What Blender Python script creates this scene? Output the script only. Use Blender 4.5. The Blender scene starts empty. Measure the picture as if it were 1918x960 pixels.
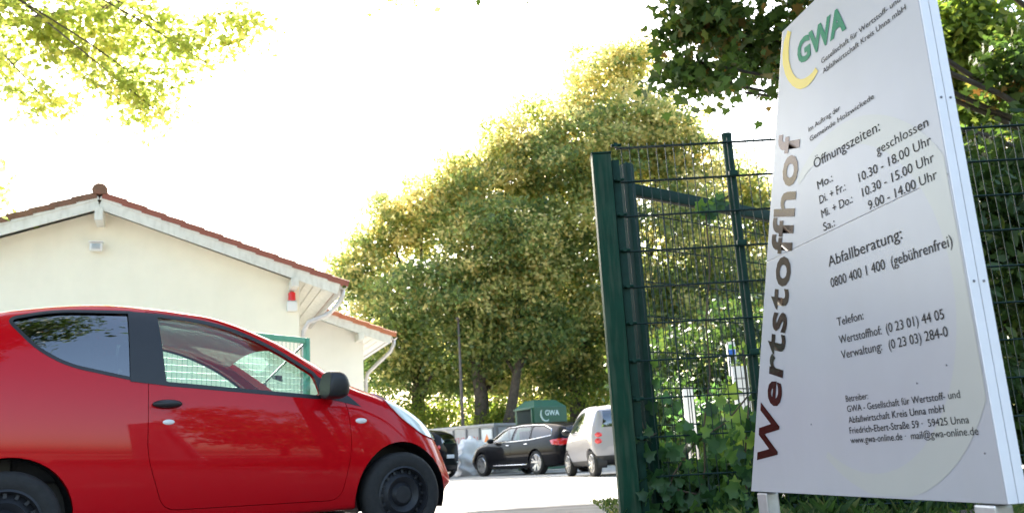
import bpy, bmesh, math, random
import numpy as np
from mathutils import Vector, Matrix
random.seed(7); rng = np.random.default_rng(11)
SC = bpy.context.scene; COL = SC.collection
R = math.radians
# ------------------------------------------------------------------ camera
CAM_H = 0.465
FOC = 1643.0
_u = np.array([-415.0, 7120.0, -FOC]); _u /= np.linalg.norm(_u)
_f = np.array([0, 0, -1.0]); _y = _f - (_f @ _u) * _u; _y /= np.linalg.norm(_y)
_x = np.cross(_y, _u); CM = np.array([_x, _y, _u])
cam = bpy.data.cameras.new("camera"); cam_o = bpy.data.objects.new("camera", cam); COL.objects.link(cam_o)
m4 = Matrix([[*CM[0], 0], [*CM[1], 0], [*CM[2], CAM_H], [0, 0, 0, 1]]); cam_o.matrix_world = m4
cam.sensor_width = 36; cam.lens = 36 * FOC / 1918.0; cam.clip_end = 2000; cam.clip_start = 0.05
cam.dof.use_dof = True; cam.dof.focus_distance = 3.6; cam.dof.aperture_fstop = 5.0
SC.camera = cam_o
# ------------------------------------------------------------------ light
SUN_AZ, SUN_EL = R(-13), R(40)          # azimuth from +Y towards +X
W = bpy.data.worlds.new("World"); SC.world = W; W.use_nodes = True
nt = W.node_tree; bg = nt.nodes["Background"]
sky = nt.nodes.new("ShaderNodeTexSky"); sky.sky_type = 'NISHITA'; sky.sun_disc = False
sky.sun_elevation = SUN_EL; sky.sun_rotation = SUN_AZ
sky.air_density = 1.4; sky.dust_density = 3.2; sky.ozone_density = 1.0
nt.links.new(sky.outputs[0], bg.inputs[0]); bg.inputs[1].default_value = 0.105
sun = bpy.data.lights.new("sun", 'SUN'); sun.energy = 5.0; sun.angle = R(0.6); sun.color = (1, 0.93, 0.82)
sun_o = bpy.data.objects.new("sun", sun); COL.objects.link(sun_o)
sdir = Vector((math.sin(SUN_AZ) * math.cos(SUN_EL), math.cos(SUN_AZ) * math.cos(SUN_EL), math.sin(SUN_EL)))
sun_o.rotation_euler = sdir.to_track_quat('Z', 'Y').to_euler()
SC.view_settings.view_transform = 'Standard'; SC.view_settings.look = 'None'
SC.view_settings.exposure = 2.85; SC.view_settings.gamma = 1
SC.render.engine = 'CYCLES'
SC.cycles.max_bounces = 8; SC.cycles.transparent_max_bounces = 16

# ------------------------------------------------------------------ helpers
def ray(x, y): return CM @ np.array([x - 959.0, -(y - 480.0), -FOC])
def at(x, y, Y):
    d = ray(x, y); return Vector(np.array([0, 0, CAM_H]) + d * (Y / d[1]))
def gx(x, Y):                                   # ground point below image column x at depth Y
    p = at(x, 480, Y)
    for _ in range(3):
        z = Vector((p.x, Y, 0)); c = CM.T @ (np.array(z) - np.array([0, 0, CAM_H]))
        px = 959 + FOC * c[0] / -c[2]; p.x += (x - px) / FOC * Y
    return Vector((p.x, Y, 0))
def tag(o, label=None, cat=None, group=None, kind=None):
    if label: o["label"] = label
    if cat: o["category"] = cat
    if group: o["group"] = group
    if kind: o["kind"] = kind
    return o
def empty(name, loc=(0, 0, 0), rz=0, label=None, cat=None, group=None):
    o = bpy.data.objects.new(name, None); COL.objects.link(o); o.location = loc; o.rotation_euler = (0, 0, rz)
    o.empty_display_size = 0.1
    return tag(o, label, cat, group)
def link(name, me, mat=None, parent=None, smooth=False, angle=None):
    if mat is not None and (len(me.materials) == 0 or me.materials[0] is None): me.materials.clear(); me.materials.append(mat)
    o = bpy.data.objects.new(name, me); COL.objects.link(o)
    if parent: o.parent = parent
    if smooth:
        me.shade_smooth()
        if angle: me.set_sharp_from_angle(angle=R(angle))
    return o
def mk(name, v, f, mat=None, parent=None, smooth=False, angle=None):
    me = bpy.data.meshes.new(name); me.from_pydata([tuple(p) for p in v], [], [tuple(q) for q in f]); me.update()
    return link(name, me, mat, parent, smooth, angle)
class MB:
    def __init__(s): s.v = []; s.f = []
    def add(s, v, f):
        n = len(s.v); s.v += [tuple(p) for p in v]; s.f += [tuple(i + n for i in q) for q in f]; return s
    def box(s, c, size, M=None):
        x, y, z = (a / 2 for a in size); c = Vector(c)
        vs = [Vector((i * x, j * y, k * z)) for k in (-1, 1) for j in (-1, 1) for i in (-1, 1)]
        vs = [c + (M @ p if M else p) for p in vs]
        return s.add(vs, [(0, 2, 3, 1), (4, 5, 7, 6), (0, 1, 5, 4), (2, 6, 7, 3), (0, 4, 6, 2), (1, 3, 7, 5)])
    def bar(s, a, b, w, h, up=(0, 0, 1)):
        a, b = Vector(a), Vector(b); d = b - a; L = d.length; d.normalize()
        up = Vector(up); sx = d.cross(up)
        if sx.length < 1e-4: sx = d.cross(Vector((0, 1, 0)))
        sx.normalize(); uz = sx.cross(d)
        M = Matrix((sx, d, uz)).transposed()
        return s.box((a + b) / 2, (w, L, h), M)
    def tube(s, pts, rad, n=8, cap=True):
        pts = [Vector(p) for p in pts]
        rad = [rad] * len(pts) if not hasattr(rad, '__len__') else rad
        vs = []; prev = None
        for i, p in enumerate(pts):
            t = (pts[min(i + 1, len(pts) - 1)] - pts[max(i - 1, 0)]).normalized()
            if prev is None:
                prev = t.cross(Vector((0, 0, 1)))
                if prev.length < 1e-3: prev = Vector((1, 0, 0))
            a = (prev - t * prev.dot(t)).normalized(); prev = a; b = t.cross(a)
            for k in range(n):
                th = 2 * math.pi * k / n; vs.append(p + (a * math.cos(th) + b * math.sin(th)) * rad[i])
        fs = [(i * n + k, i * n + (k + 1) % n, (i + 1) * n + (k + 1) % n, (i + 1) * n + k) for i in range(len(pts) - 1) for k in range(n)]
        if cap: fs += [tuple(range(n))[::-1], tuple(range((len(pts) - 1) * n, len(pts) * n))]
        return s.add(vs, fs)
    def lathe(s, prof, n=32, c=(0, 0, 0), axis='y', closed=False):
        c = Vector(c); vs = []; m = len(prof)
        for k in range(n):
            th = 2 * math.pi * k / n
            for r, h in prof:
                a, b = r * math.cos(th), r * math.sin(th)
                vs.append(c + (Vector((a, h, b)) if axis == 'y' else Vector((a, b, h)) if axis == 'z' else Vector((h, a, b))))
        fs = []
        for k in range(n):
            for i in range(m if closed else m - 1):
                j = (i + 1) % m; k2 = (k + 1) % n
                fs.append((k * m + i, k2 * m + i, k2 * m + j, k * m + j))
        return s.add(vs, fs)
    def obj(s, name, mat=None, parent=None, smooth=False, angle=None): return mk(name, s.v, s.f, mat, parent, smooth, angle)
def bevel(o, w, seg=2):
    me = o.data; bm = bmesh.new(); bm.from_mesh(me)
    bmesh.ops.bevel(bm, geom=list(bm.edges), offset=w, segments=seg, profile=0.6, affect='EDGES', clamp_overlap=True)
    bm.to_mesh(me); bm.free(); return o
def rbox(name, c, size, mat, parent, w=0.01, seg=2, M=None):
    o = MB().box(c, size, M).obj(name, mat, parent); bevel(o, w, seg); o.data.shade_smooth(); o.data.set_sharp_from_angle(angle=R(50)); return o
def copyo(o, parent=None, **kw):
    c = o.copy(); COL.objects.link(c); c.parent = parent
    return c

# ------------------------------------------------------------------ materials
def mat(name, col, rough=0.6, metal=0.0, spec=0.5, nz=0.0, nscale=8.0, bump=0.0, bscale=60.0, coat=0.0, col2=None, detail=4.0, cior=1.5):
    m = bpy.data.materials.new(name); m.use_nodes = True; t = m.node_tree; b = t.nodes["Principled BSDF"]
    b.inputs["Base Color"].default_value = (*col, 1); b.inputs["Roughness"].default_value = rough; b.inputs["Metallic"].default_value = metal
    b.inputs["Specular IOR Level"].default_value = spec; b.inputs["Coat Weight"].default_value = coat; b.inputs["Coat Roughness"].default_value = 0.03; b.inputs["Coat IOR"].default_value = cior
    tc = t.nodes.new("ShaderNodeTexCoord")
    if nz > 0 or col2:
        n = t.nodes.new("ShaderNodeTexNoise"); n.inputs["Scale"].default_value = nscale; n.inputs["Detail"].default_value = detail
        n.inputs["Roughness"].default_value = 0.65
        t.links.new(tc.outputs["Object"], n.inputs["Vector"])
        r = t.nodes.new("ShaderNodeValToRGB"); r.color_ramp.elements[0].position = 0.32; r.color_ramp.elements[1].position = 0.68
        c2 = col2 or tuple(min(1, c * (1 + nz)) for c in col); c1 = col if col2 else tuple(c * (1 - nz) for c in col)
        r.color_ramp.elements[0].color = (*c1, 1); r.color_ramp.elements[1].color = (*c2, 1)
        t.links.new(n.outputs["Fac"], r.inputs[0]); t.links.new(r.outputs[0], b.inputs["Base Color"])
    if bump > 0:
        n2 = t.nodes.new("ShaderNodeTexNoise"); n2.inputs["Scale"].default_value = bscale; n2.inputs["Detail"].default_value = 5
        t.links.new(tc.outputs["Object"], n2.inputs["Vector"])
        bp = t.nodes.new("ShaderNodeBump"); bp.inputs["Strength"].default_value = bump; bp.inputs["Distance"].default_value = 0.01
        t.links.new(n2.outputs["Fac"], bp.inputs["Height"]); t.links.new(bp.outputs[0], b.inputs["Normal"])
    return m
def glass(name, tint=(0.9, 0.95, 0.93), dark=0.0, ior=1.45):
    m = bpy.data.materials.new(name); m.use_nodes = True; t = m.node_tree; t.nodes.clear()
    o = t.nodes.new("ShaderNodeOutputMaterial"); mx = t.nodes.new("ShaderNodeMixShader"); tr = t.nodes.new("ShaderNodeBsdfTransparent")
    gl = t.nodes.new("ShaderNodeBsdfGlossy"); gl.inputs["Roughness"].default_value = 0.015; gl.inputs["Color"].default_value = (1, 1, 1, 1)
    fr = t.nodes.new("ShaderNodeFresnel"); fr.inputs["IOR"].default_value = ior
    tr.inputs["Color"].default_value = (*[c * (1 - dark) for c in tint], 1)
    ge = t.nodes.new("ShaderNodeNewGeometry"); inv = t.nodes.new("ShaderNodeMath"); inv.operation = 'SUBTRACT'; inv.inputs[0].default_value = 1.0; t.links.new(ge.outputs["Backfacing"], inv.inputs[1])
    mu = t.nodes.new("ShaderNodeMath"); mu.operation = 'MULTIPLY'; t.links.new(fr.outputs[0], mu.inputs[0]); t.links.new(inv.outputs[0], mu.inputs[1])
    t.links.new(mu.outputs[0], mx.inputs[0]); t.links.new(tr.outputs[0], mx.inputs[1]); t.links.new(gl.outputs[0], mx.inputs[2]); t.links.new(mx.outputs[0], o.inputs[0])
    return m
def leafmat(name, stops, trans=0.45, gloss=0.35, boost=1.25):
    m = bpy.data.materials.new(name); m.use_nodes = True; t = m.node_tree; t.nodes.clear()
    o = t.nodes.new("ShaderNodeOutputMaterial"); at_ = t.nodes.new("ShaderNodeAttribute"); at_.attribute_name = "tone"
    r = t.nodes.new("ShaderNodeValToRGB")
    while len(r.color_ramp.elements) < len(stops): r.color_ramp.elements.new(0.5)
    for e, (p, c) in zip(r.color_ramp.elements, stops): e.position = p; e.color = (*c, 1)
    t.links.new(at_.outputs["Fac"], r.inputs[0])
    b = t.nodes.new("ShaderNodeBsdfPrincipled"); b.inputs["Roughness"].default_value = 0.5; b.inputs["Specular IOR Level"].default_value = gloss
    tl = t.nodes.new("ShaderNodeBsdfTranslucent"); hs = t.nodes.new("ShaderNodeHueSaturation"); hs.inputs["Value"].default_value = boost * 1.5; hs.inputs["Saturation"].default_value = 1.08; hs.inputs["Hue"].default_value = 0.49
    t.links.new(r.outputs[0], b.inputs["Base Color"]); t.links.new(r.outputs[0], hs.inputs["Color"]); t.links.new(hs.outputs[0], tl.inputs["Color"])
    mx = t.nodes.new("ShaderNodeMixShader"); mx.inputs[0].default_value = trans
    t.links.new(b.outputs[0], mx.inputs[1]); t.links.new(tl.outputs[0], mx.inputs[2]); t.links.new(mx.outputs[0], o.inputs[0])
    return m
M = dict(
    asphalt=mat("asphalt", (0.20, 0.195, 0.19), 0.9, nz=0.22, nscale=3, bump=0.5, bscale=180),
    yard=mat("yard_concrete", (0.30, 0.29, 0.275), 0.85, nz=0.12, nscale=1.2, bump=0.35, bscale=120),
    soil=mat("soil", (0.07, 0.055, 0.035), 0.95, nz=0.4, nscale=9, bump=0.8, bscale=40),
    plaster=mat("cream_plaster", (0.88, 0.83, 0.69), 0.9, nz=0.035, nscale=1.3, bump=0.25, bscale=90),
    plaster2=mat("white_plaster", (0.88, 0.86, 0.80), 0.9, nz=0.03, nscale=1.3, bump=0.25, bscale=90),
    board=mat("painted_board", (0.72, 0.71, 0.66), 0.55, nz=0.06, nscale=5, bump=0.15, bscale=30),
    tile=mat("clay_tile", (0.24, 0.075, 0.055), 0.8, col2=(0.33, 0.115, 0.08), nscale=6, bump=0.4, bscale=50),
    tile_o=mat("orange_clay_tile", (0.40, 0.13, 0.06), 0.8, col2=(0.52, 0.19, 0.10), nscale=6, bump=0.4, bscale=50),
    tile_m=mat("mossy_tile", (0.13, 0.085, 0.055), 0.9, col2=(0.26, 0.12, 0.08), nscale=9, bump=0.5, bscale=50),
    zinc=mat("zinc", (0.55, 0.53, 0.53), 0.42, 0.6, nz=0.1, nscale=10),
    white=mat("white_plastic", (0.75, 0.75, 0.74), 0.4),
    red_lamp=mat("red_beacon_plastic", (0.65, 0.02, 0.02), 0.25),
    green=mat("green_powder_coat", (0.005, 0.030, 0.020), 0.5, spec=.15, nz=0.18, nscale=14, bump=0.06, bscale=200),
    green_l=mat("green_post_face_paint", (0.006, 0.038, 0.022), 0.5, spec=.1, nz=0.15, nscale=7, bump=0.05, bscale=120),
    green_g=mat("green_gate_paint", (0.05, 0.26, 0.17), 0.45, nz=0.1, nscale=12),
    wire=mat("green_wire_coat", (0.005, 0.022, 0.018), 0.45, spec=.3),
    black=mat("black_plastic", (0.012, 0.012, 0.014), 0.45, nz=0.1),
    steel=mat("galvanised_steel", (0.42, 0.43, 0.45), 0.38, 0.7, nz=0.12, nscale=18),
    red=mat("red_car_paint", (0.50, 0.001, 0.006), 0.5, spec=0.04, coat=.6),
    blackpaint=mat("black_car_paint", (0.004, 0.004, 0.006), 0.5, spec=0.05, coat=.5, cior=1.33),
    silver=mat("silver_car_paint", (0.27, 0.265, 0.29), 0.42, 0.2, coat=.7),
    rubber=mat("tyre_rubber", (0.018, 0.018, 0.019), 0.85, nz=0.2, nscale=30, bump=0.2),
    rim_b=mat("dark_steel_rim", (0.016, 0.017, 0.022), 0.5, 0.2),
    rim_s=mat("alloy_rim", (0.55, 0.55, 0.57), 0.3, 0.8),
    chrome=mat("chrome_trim", (0.8, 0.8, 0.82), 0.15, 1.0),
    glass=glass("clear_car_glass", (0.86, 0.95, 0.92)), tint=glass("tinted_car_glass", (0.30, 0.34, 0.36), 0.6), tint2=glass("bluish_car_glass", (0.34, 0.38, 0.42), 0.35, 2.3),
    lamp=mat("headlight_lens", (0.72, 0.78, 0.78), 0.12, coat=1.0), lamp_r=mat("tail_light_lens", (0.55, 0.01, 0.015), 0.15, coat=1.0), lamp_w=mat("indicator_lens", (0.75, 0.73, 0.72), 0.2),
    seat=mat("seat_fabric", (0.03, 0.03, 0.035), 0.95, bump=0.3),
    panel=mat("sign_sheet", (0.335, 0.335, 0.365), 0.28, spec=0.5, nz=0.03, nscale=2.2),
    panel_edge=mat("sign_aluminium", (0.84, 0.82, 0.86), 0.4, 0.0, nz=0.03),
    ink=mat("black_lettering", (0.008, 0.008, 0.009), 0.6, spec=.15), ink2=mat("dark_glossy_lettering", (0.05, 0.035, 0.03), 0.15, 0.75),
    g_ink=mat("green_logo_film", (0.0, 0.16, 0.08), 0.5, spec=.15), y_ink=mat("yellow_logo_film", (0.52, 0.38, 0.02), 0.35), faint=mat("pale_yellow_green_print", (0.345, 0.348, 0.333), 0.30, nz=0.03, nscale=2),
    screw=mat("screw", (0.2, 0.2, 0.22), 0.4, 0.6),
    skip_shade=mat("shade_dark_skip_ribs", (0.16, 0.16, 0.165), 0.6, nz=.15), skip=mat("grey_skip_paint", (0.36, 0.355, 0.355), 0.6, nz=0.12, nscale=3, bump=0.1), skip_red=mat("faded_red_lettering", (0.5, 0.12, 0.12), 0.7, nz=0.3, nscale=5),
    bag=mat("white_woven_bag", (0.60, 0.575, 0.56), 0.75, nz=0.06, nscale=5, bump=0.5, bscale=25),
    bin=mat("green_container_paint", (0.007, 0.075, 0.038), 0.45, nz=0.1, nscale=4), bin_d=mat("dark_opening", (0.01, 0.02, 0.018), 0.9), pale=mat("pale_print", (0.55, 0.68, 0.64), 0.6),
    bark=mat("bark", (0.05, 0.042, 0.033), 0.95, nz=0.4, nscale=7, bump=1.0, bscale=25), bark2=mat("grey_bark", (0.09, 0.08, 0.075), 0.95, nz=0.3, nscale=9, bump=0.9, bscale=30),
    stem=mat("vine_stem", (0.10, 0.07, 0.045), 0.9, nz=0.3),
    blue=mat("blue_film", (0.02, 0.12, 0.55), 0.5), signg=mat("green_film", (0.1, 0.4, 0.06), 0.5), orange=mat("orange_film", (0.8, 0.25, 0.05), 0.5),
)
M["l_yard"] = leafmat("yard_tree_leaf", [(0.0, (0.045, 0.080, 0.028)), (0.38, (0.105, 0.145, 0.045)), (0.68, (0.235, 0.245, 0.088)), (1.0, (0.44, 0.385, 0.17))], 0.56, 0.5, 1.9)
M["l_bush"] = leafmat("bush_leaf", [(0.0, (0.06, 0.11, 0.02)), (0.6, (0.13, 0.18, 0.03)), (1.0, (0.26, 0.26, 0.05))], 0.5, 0.3)
M["l_maple"] = leafmat("pale_maple_leaf", [(0.0, (0.09, 0.13, 0.04)), (0.55, (0.20, 0.24, 0.075)), (1.0, (0.38, 0.37, 0.14))], 0.68, 0.5, 1.95)
M["l_chest"] = leafmat("chestnut_leaf", [(0.0, (0.03, 0.06, 0.014)), (0.7, (0.055, 0.10, 0.022)), (0.86, (0.10, 0.12, 0.025)), (1.0, (0.17, 0.10, 0.03))], 0.45, 0.35, 1.3)
M["l_hedge"] = leafmat("hedge_leaf", [(0.0, (0.02, 0.05, 0.012)), (0.7, (0.05, 0.09, 0.02)), (1.0, (0.12, 0.15, 0.03))], 0.28, 0.4)
M["l_ivy"] = leafmat("ivy_leaf", [(0.0, (0.018, 0.055, 0.02)), (0.4, (0.04, 0.10, 0.028)), (0.75, (0.09, 0.17, 0.035)), (1.0, (0.17, 0.26, 0.05))], 0.4, 0.5)
M["l_grass"] = leafmat("grass_blade", [(0.0, (0.025, 0.06, 0.012)), (0.7, (0.06, 0.11, 0.02)), (1.0, (0.18, 0.18, 0.06))], 0.35, 0.4)

def streaks(m, amount=0.10, sx=2.2, sz=.22):
    t = m.node_tree; b = t.nodes["Principled BSDF"]; src = b.inputs["Base Color"].links[0].from_socket
    tc = t.nodes.new("ShaderNodeTexCoord"); mp = t.nodes.new("ShaderNodeMapping"); mp.inputs["Scale"].default_value = (sx, sx, sz); n = t.nodes.new("ShaderNodeTexNoise"); n.inputs["Scale"].default_value = 2.6; n.inputs["Detail"].default_value = 6
    t.links.new(tc.outputs["Object"], mp.inputs[0]); t.links.new(mp.outputs[0], n.inputs["Vector"])
    r = t.nodes.new("ShaderNodeMapRange"); r.inputs[1].default_value = .45; r.inputs[2].default_value = .75; r.inputs[3].default_value = 0; r.inputs[4].default_value = amount; t.links.new(n.outputs["Fac"], r.inputs[0])
    mx = t.nodes.new("ShaderNodeMix"); mx.data_type = 'RGBA'; mx.inputs[7].default_value = (.25, .22, .16, 1); t.links.new(r.outputs[0], mx.inputs[0]); t.links.new(src, mx.inputs[6]); t.links.new(mx.outputs[2], b.inputs["Base Color"])
streaks(M["yard"], .35, .5, .5); streaks(M["asphalt"], .30, .8, .8); streaks(M["plaster"], .05, 1.4, .3); streaks(M["plaster2"], .04, 1.4, .3); streaks(M["board"], .25, 6, 2); streaks(M["green_l"], .14, 14, 1.2); streaks(M["skip"], .25, 3, .6); streaks(M["panel"], .06, 5, 1.0)
# ------------------------------------------------------------------ foliage
LEAF = {
    'rhomb': np.array([(0, -.5), (.32, 0), (0, .55), (-.32, 0)]),
    'oval': np.array([(0, -.5), (.26, -.2), (.27, .15), (0, .6), (-.27, .15), (-.26, -.2)]),
    'maple': np.array([(0, -.45), (.16, -.32), (.48, -.36), (.34, -.1), (.55, .12), (.24, .14), (0, .6), (-.24, .14), (-.55, .12), (-.34, -.1), (-.48, -.36), (-.16, -.32)]),
    'ivy': np.array([(0, -.36), (.2, -.5), (.46, -.34), (.38, -.08), (.52, .12), (.22, .2), (0, .62), (-.22, .2), (-.52, .12), (-.38, -.08), (-.46, -.34), (-.2, -.5)]),
}
def leaves(name, P, size, tone, shape, mt, parent=None, upbias=0.5, spread=1.0, seed=0, hang=0.0):
    g = np.random.default_rng(seed); n = len(P); S = LEAF[shape]; k = len(S)
    nrm = g.normal(size=(n, 3)) * spread; nrm[:, 2] += upbias; nrm /= np.linalg.norm(nrm, axis=1)[:, None] + 1e-9
    t = g.normal(size=(n, 3)); t[:, 2] -= hang; t -= (t * nrm).sum(1)[:, None] * nrm; t /= np.linalg.norm(t, axis=1)[:, None] + 1e-9
    b = np.cross(nrm, t); s = size * g.uniform(0.6, 1.25, n)
    V = P[:, None, :] + (b[:, None, :] * S[None, :, 0, None] + t[:, None, :] * S[None, :, 1, None]) * s[:, None, None]
    V += nrm[:, None, :] * (-(np.abs(S[None, :, 0, None])) * 0.35 * s[:, None, None])       # folded along the midrib
    me = bpy.data.meshes.new(name)
    me.vertices.add(n * k); me.vertices.foreach_set("co", V.reshape(-1).astype(np.float32))
    me.loops.add(n * k); me.loops.foreach_set("vertex_index", np.arange(n * k, dtype=np.int32))
    me.polygons.add(n); me.polygons.foreach_set("loop_start", np.arange(0, n * k, k, dtype=np.int32)); me.polygons.foreach_set("loop_total", np.full(n, k, dtype=np.int32))
    me.update(calc_edges=True)
    a = me.attributes.new("tone", 'FLOAT', 'FACE'); a.data.foreach_set("value", np.clip(tone, 0, 1).astype(np.float32))
    return link(name, me, mt, parent)
def crown_pts(blobs, nclump, per, csize, seed, rpow=0.45, flat=0.55, sun_warm=0.0):
    """blobs: (centre, (rx,ry,rz)); returns leaf points, tone and clump centres"""
    g = np.random.default_rng(seed)
    w = np.array([(b[1][0] * b[1][1] * b[1][2]) ** 0.75 for b in blobs]); w /= w.sum()
    which = g.choice(len(blobs), nclump, p=w)
    d = g.normal(size=(nclump, 3)); d /= np.linalg.norm(d, axis=1)[:, None]
    r = g.uniform(0.05, 1, nclump) ** rpow
    C = np.array([blobs[i][0] for i in which]) + d * r[:, None] * np.array([blobs[i][1] for i in which])
    cs = csize * g.uniform(0.5, 1.35, nclump)
    cnt = np.maximum(4, (per * g.uniform(0.4, 1.5, nclump) * (cs / csize) ** 2).astype(int))
    idx = np.repeat(np.arange(nclump), cnt)
    o = g.normal(size=(len(idx), 3)) * 0.5
    o[:, 2] *= flat; o[:, 2] -= 0.25 * (o[:, 0] ** 2 + o[:, 1] ** 2)
    P = C[idx] + o * cs[idx][:, None]
    base = g.uniform(0, 1, nclump); tone = (base[idx] * 0.6 if not sun_warm else base[idx] ** 1.5 * 0.85) + g.uniform(0, 0.5, len(idx)) - 0.05
    if sun_warm:
        z = P[:, 2]; zn = (z - np.percentile(z, 5)) / (np.percentile(z, 97) - np.percentile(z, 5)); tone += sun_warm * (zn - 0.45)  # tone rises with height: autumn colour plus sunlight put into the leaf tone
    return P, tone, C
def limb(mb, a, b, r0, r1, wob=0.12, n=7, seg=5, g=random):
    a, b = Vector(a), Vector(b); L = (b - a).length; pts = []; rs = []
    ox = [g.uniform(-1, 1) for _ in range(6)]
    for i in range(seg + 1):
        t = i / seg; q = a.lerp(b, t)
        q += Vector((math.sin(t * 5 + ox[0] * 3) * ox[1], math.sin(t * 4 + ox[2] * 3) * ox[3], math.sin(t * math.pi) * (0.5 + 0.5 * ox[4]))) * wob * L * (0 if i == 0 else 1) * math.sin(t * math.pi * 0.9 + 0.1)
        pts.append(q); rs.append(r0 + (r1 - r0) * t)
    mb.tube(pts, rs, n, cap=True); return pts
def tree(name, base, top_h, r0, blobs, nclump, per, csize, leaf, shape, lm, label, cat='tree', group=None, seed=1, bark='bark', lean=(0, 0), twigs=60, lo=0.35, upbias=0.5, hang=0.3, sun_warm=0.0):
    base = Vector(base); root = empty(name, base, 0, label, cat, group); g = random.Random(seed)
    rel = [(Vector(c) - base, r) for c, r in blobs]
    P, tone, C = crown_pts([((c.x, c.y, c.z), r) for c, r in rel], nclump, per, csize, seed, sun_warm=sun_warm)
    mb = MB(); tp = Vector((lean[0], lean[1], top_h))
    tr = [Vector((0, 0, -0.1)), Vector((lean[0] * .1, lean[1] * .1, top_h * 0.12))] + [tp * (i / 6) + Vector((g.uniform(-.03, .03), g.uniform(-.03, .03), 0)) * top_h * .35 for i in range(2, 7)]
    mb.tube(tr, [r0 * 1.45, r0 * 1.02, r0 * .9, r0 * .75, r0 * .55, r0 * .4, r0 * .22], 12)
    ends = []
    for c, r in rel:
        tt = max(lo, min(0.85, (c.z - 0.5 * r[2]) / max(top_h, .1) * 0.7)); s = tp * tt
        ends.append(limb(mb, s, c, r0 * 0.5 * (1 - tt * .5), r0 * .12, 0.08, 7, 6, g))
    for i in range(min(twigs, len(C))):
        c = Vector(C[i]); e = min(ends, key=lambda q: min((p - c).length for p in q)); s = min(e, key=lambda p: (p - c).length)
        limb(mb, s, c, r0 * .09, r0 * .02, 0.1, 5, 4, g)
    mb.obj("trunk", M[bark], root, True)
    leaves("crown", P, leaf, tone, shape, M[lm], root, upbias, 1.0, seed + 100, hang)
    return root

# ------------------------------------------------------------------ ground
def sheet(name, pts, z, mt):
    o = mk(name, [(x, y, z) for x, y in pts], [tuple(range(len(pts)))], mt); tag(o, kind='structure'); return o
sheet("ground", [(-300, -60), (300, -60), (300, 400), (-300, 400)], -0.008, M["soil"])
sheet("road", [(-60, -25), (0.72, -25), (0.72, 8.6), (-60, 8.6)], 0.0, M["asphalt"])
sheet("yard", [(-60, 8.6), (1.2, 8.6), (1.2, 6.2), (14, 6.4), (22, 60), (-60, 60)], 0.004, M["yard"])
# verge: a low uneven bank of soil under the fence
vb = MB(); NX, NY = 60, 24
for j in range(NY + 1):
    for i in range(NX + 1):
        x = 0.66 + (9 - 0.66) * i / NX; y = 0.6 + (6.2 - 0.6) * j / NY
        e = min(1, (x - 0.66) / 0.5) * min(1, (6.2 - y) / 0.4 + 0.0)
        vb.v.append((x, y, -0.004 + max(0, e) * (0.07 + 0.035 * math.sin(x * 5.3 + y * 2.1) + 0.025 * math.sin(x * 2.2 - y * 6.7))))
for j in range(NY):
    for i in range(NX):
        a = j * (NX + 1) + i; vb.f.append((a, a + 1, a + NX + 2, a + NX + 1))
o = vb.obj("verge", M["soil"], None, True); tag(o, kind='structure')
kb = MB()
for i in range(14):
    kb.box((0.60, 0.7 + i * 0.5 - 2.0 + .25, 0.03), (0.10, 0.488, 0.16))
ko = empty("kerb", (0, 0, 0)); tag(ko, kind='structure')
for i in range(12):
    rbox("kerb_stone", (0.60, -0.6 + i * 0.5, 0.02), (0.10, 0.488, 0.14), M["asphalt"], ko, 0.01, 1)

# ------------------------------------------------------------------ sign stele
SP = Vector((1.01254402, 1.9, 0.31338784)); SD = Vector((-0.20415406, 0.97893877, 0)); SN = Vector((-0.97893877, -0.20415406, 0))
stele = empty("sign_stele", (SP.x, SP.y, 0), 0, "tall tapered off-white information board with opening hours beside the green fence", "sign board")
def S(u, v, n=0.0):
    p = SP - SD * u + Vector((0, 0, v)) + SN * n; return p - stele.location
UR, UBL, UTL, VB, VT = -0.024, -1.217, -0.636, 0.0, 1.40
def slab(name, pts, n0, n1, mt, w=0.0):
    k = len(pts); v = [S(u, vv, n0) for u, vv in pts] + [S(u, vv, n1) for u, vv in pts]
    f = [tuple(range(k)), tuple(range(2 * k - 1, k - 1, -1))] + [((i + 1) % k, i, k + i, k + (i + 1) % k) for i in range(k)]
    o = mk(name, v, f, mt, stele)
    bm = bmesh.new(); bm.from_mesh(o.data); bmesh.ops.recalc_face_normals(bm, faces=bm.faces)
    if w: bmesh.ops.bevel(bm, geom=list(bm.edges), offset=w, segments=2, affect='EDGES', profile=.6)
    bm.to_mesh(o.data); bm.free(); return o
# the front sheet is made of two sheets that meet in a hairline joint at 0.745 -> 0.71
vs = 0.728
def ul(v): return UBL + (UTL - UBL) * (v - VB) / (VT - VB)
slab("panel", [(UBL, VB), (UR, VB), (UR, vs - .0003), (ul(vs), vs - .0003)], 0, -0.0245, M["panel"], 0.0015)
slab("panel", [(ul(vs), vs + .0003), (UR, vs + .0003), (UR, VT), (UTL, VT)], 0, -0.0245, M["panel"], 0.0015)
slab("edge_profile", [(UBL + .004, VB + .002), (UR - .0015, VB + .002), (UR - .0015, VT - .002), (UTL + .004, VT - .002)], -0.0258, -0.050, M["panel_edge"], 0.002)
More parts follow.
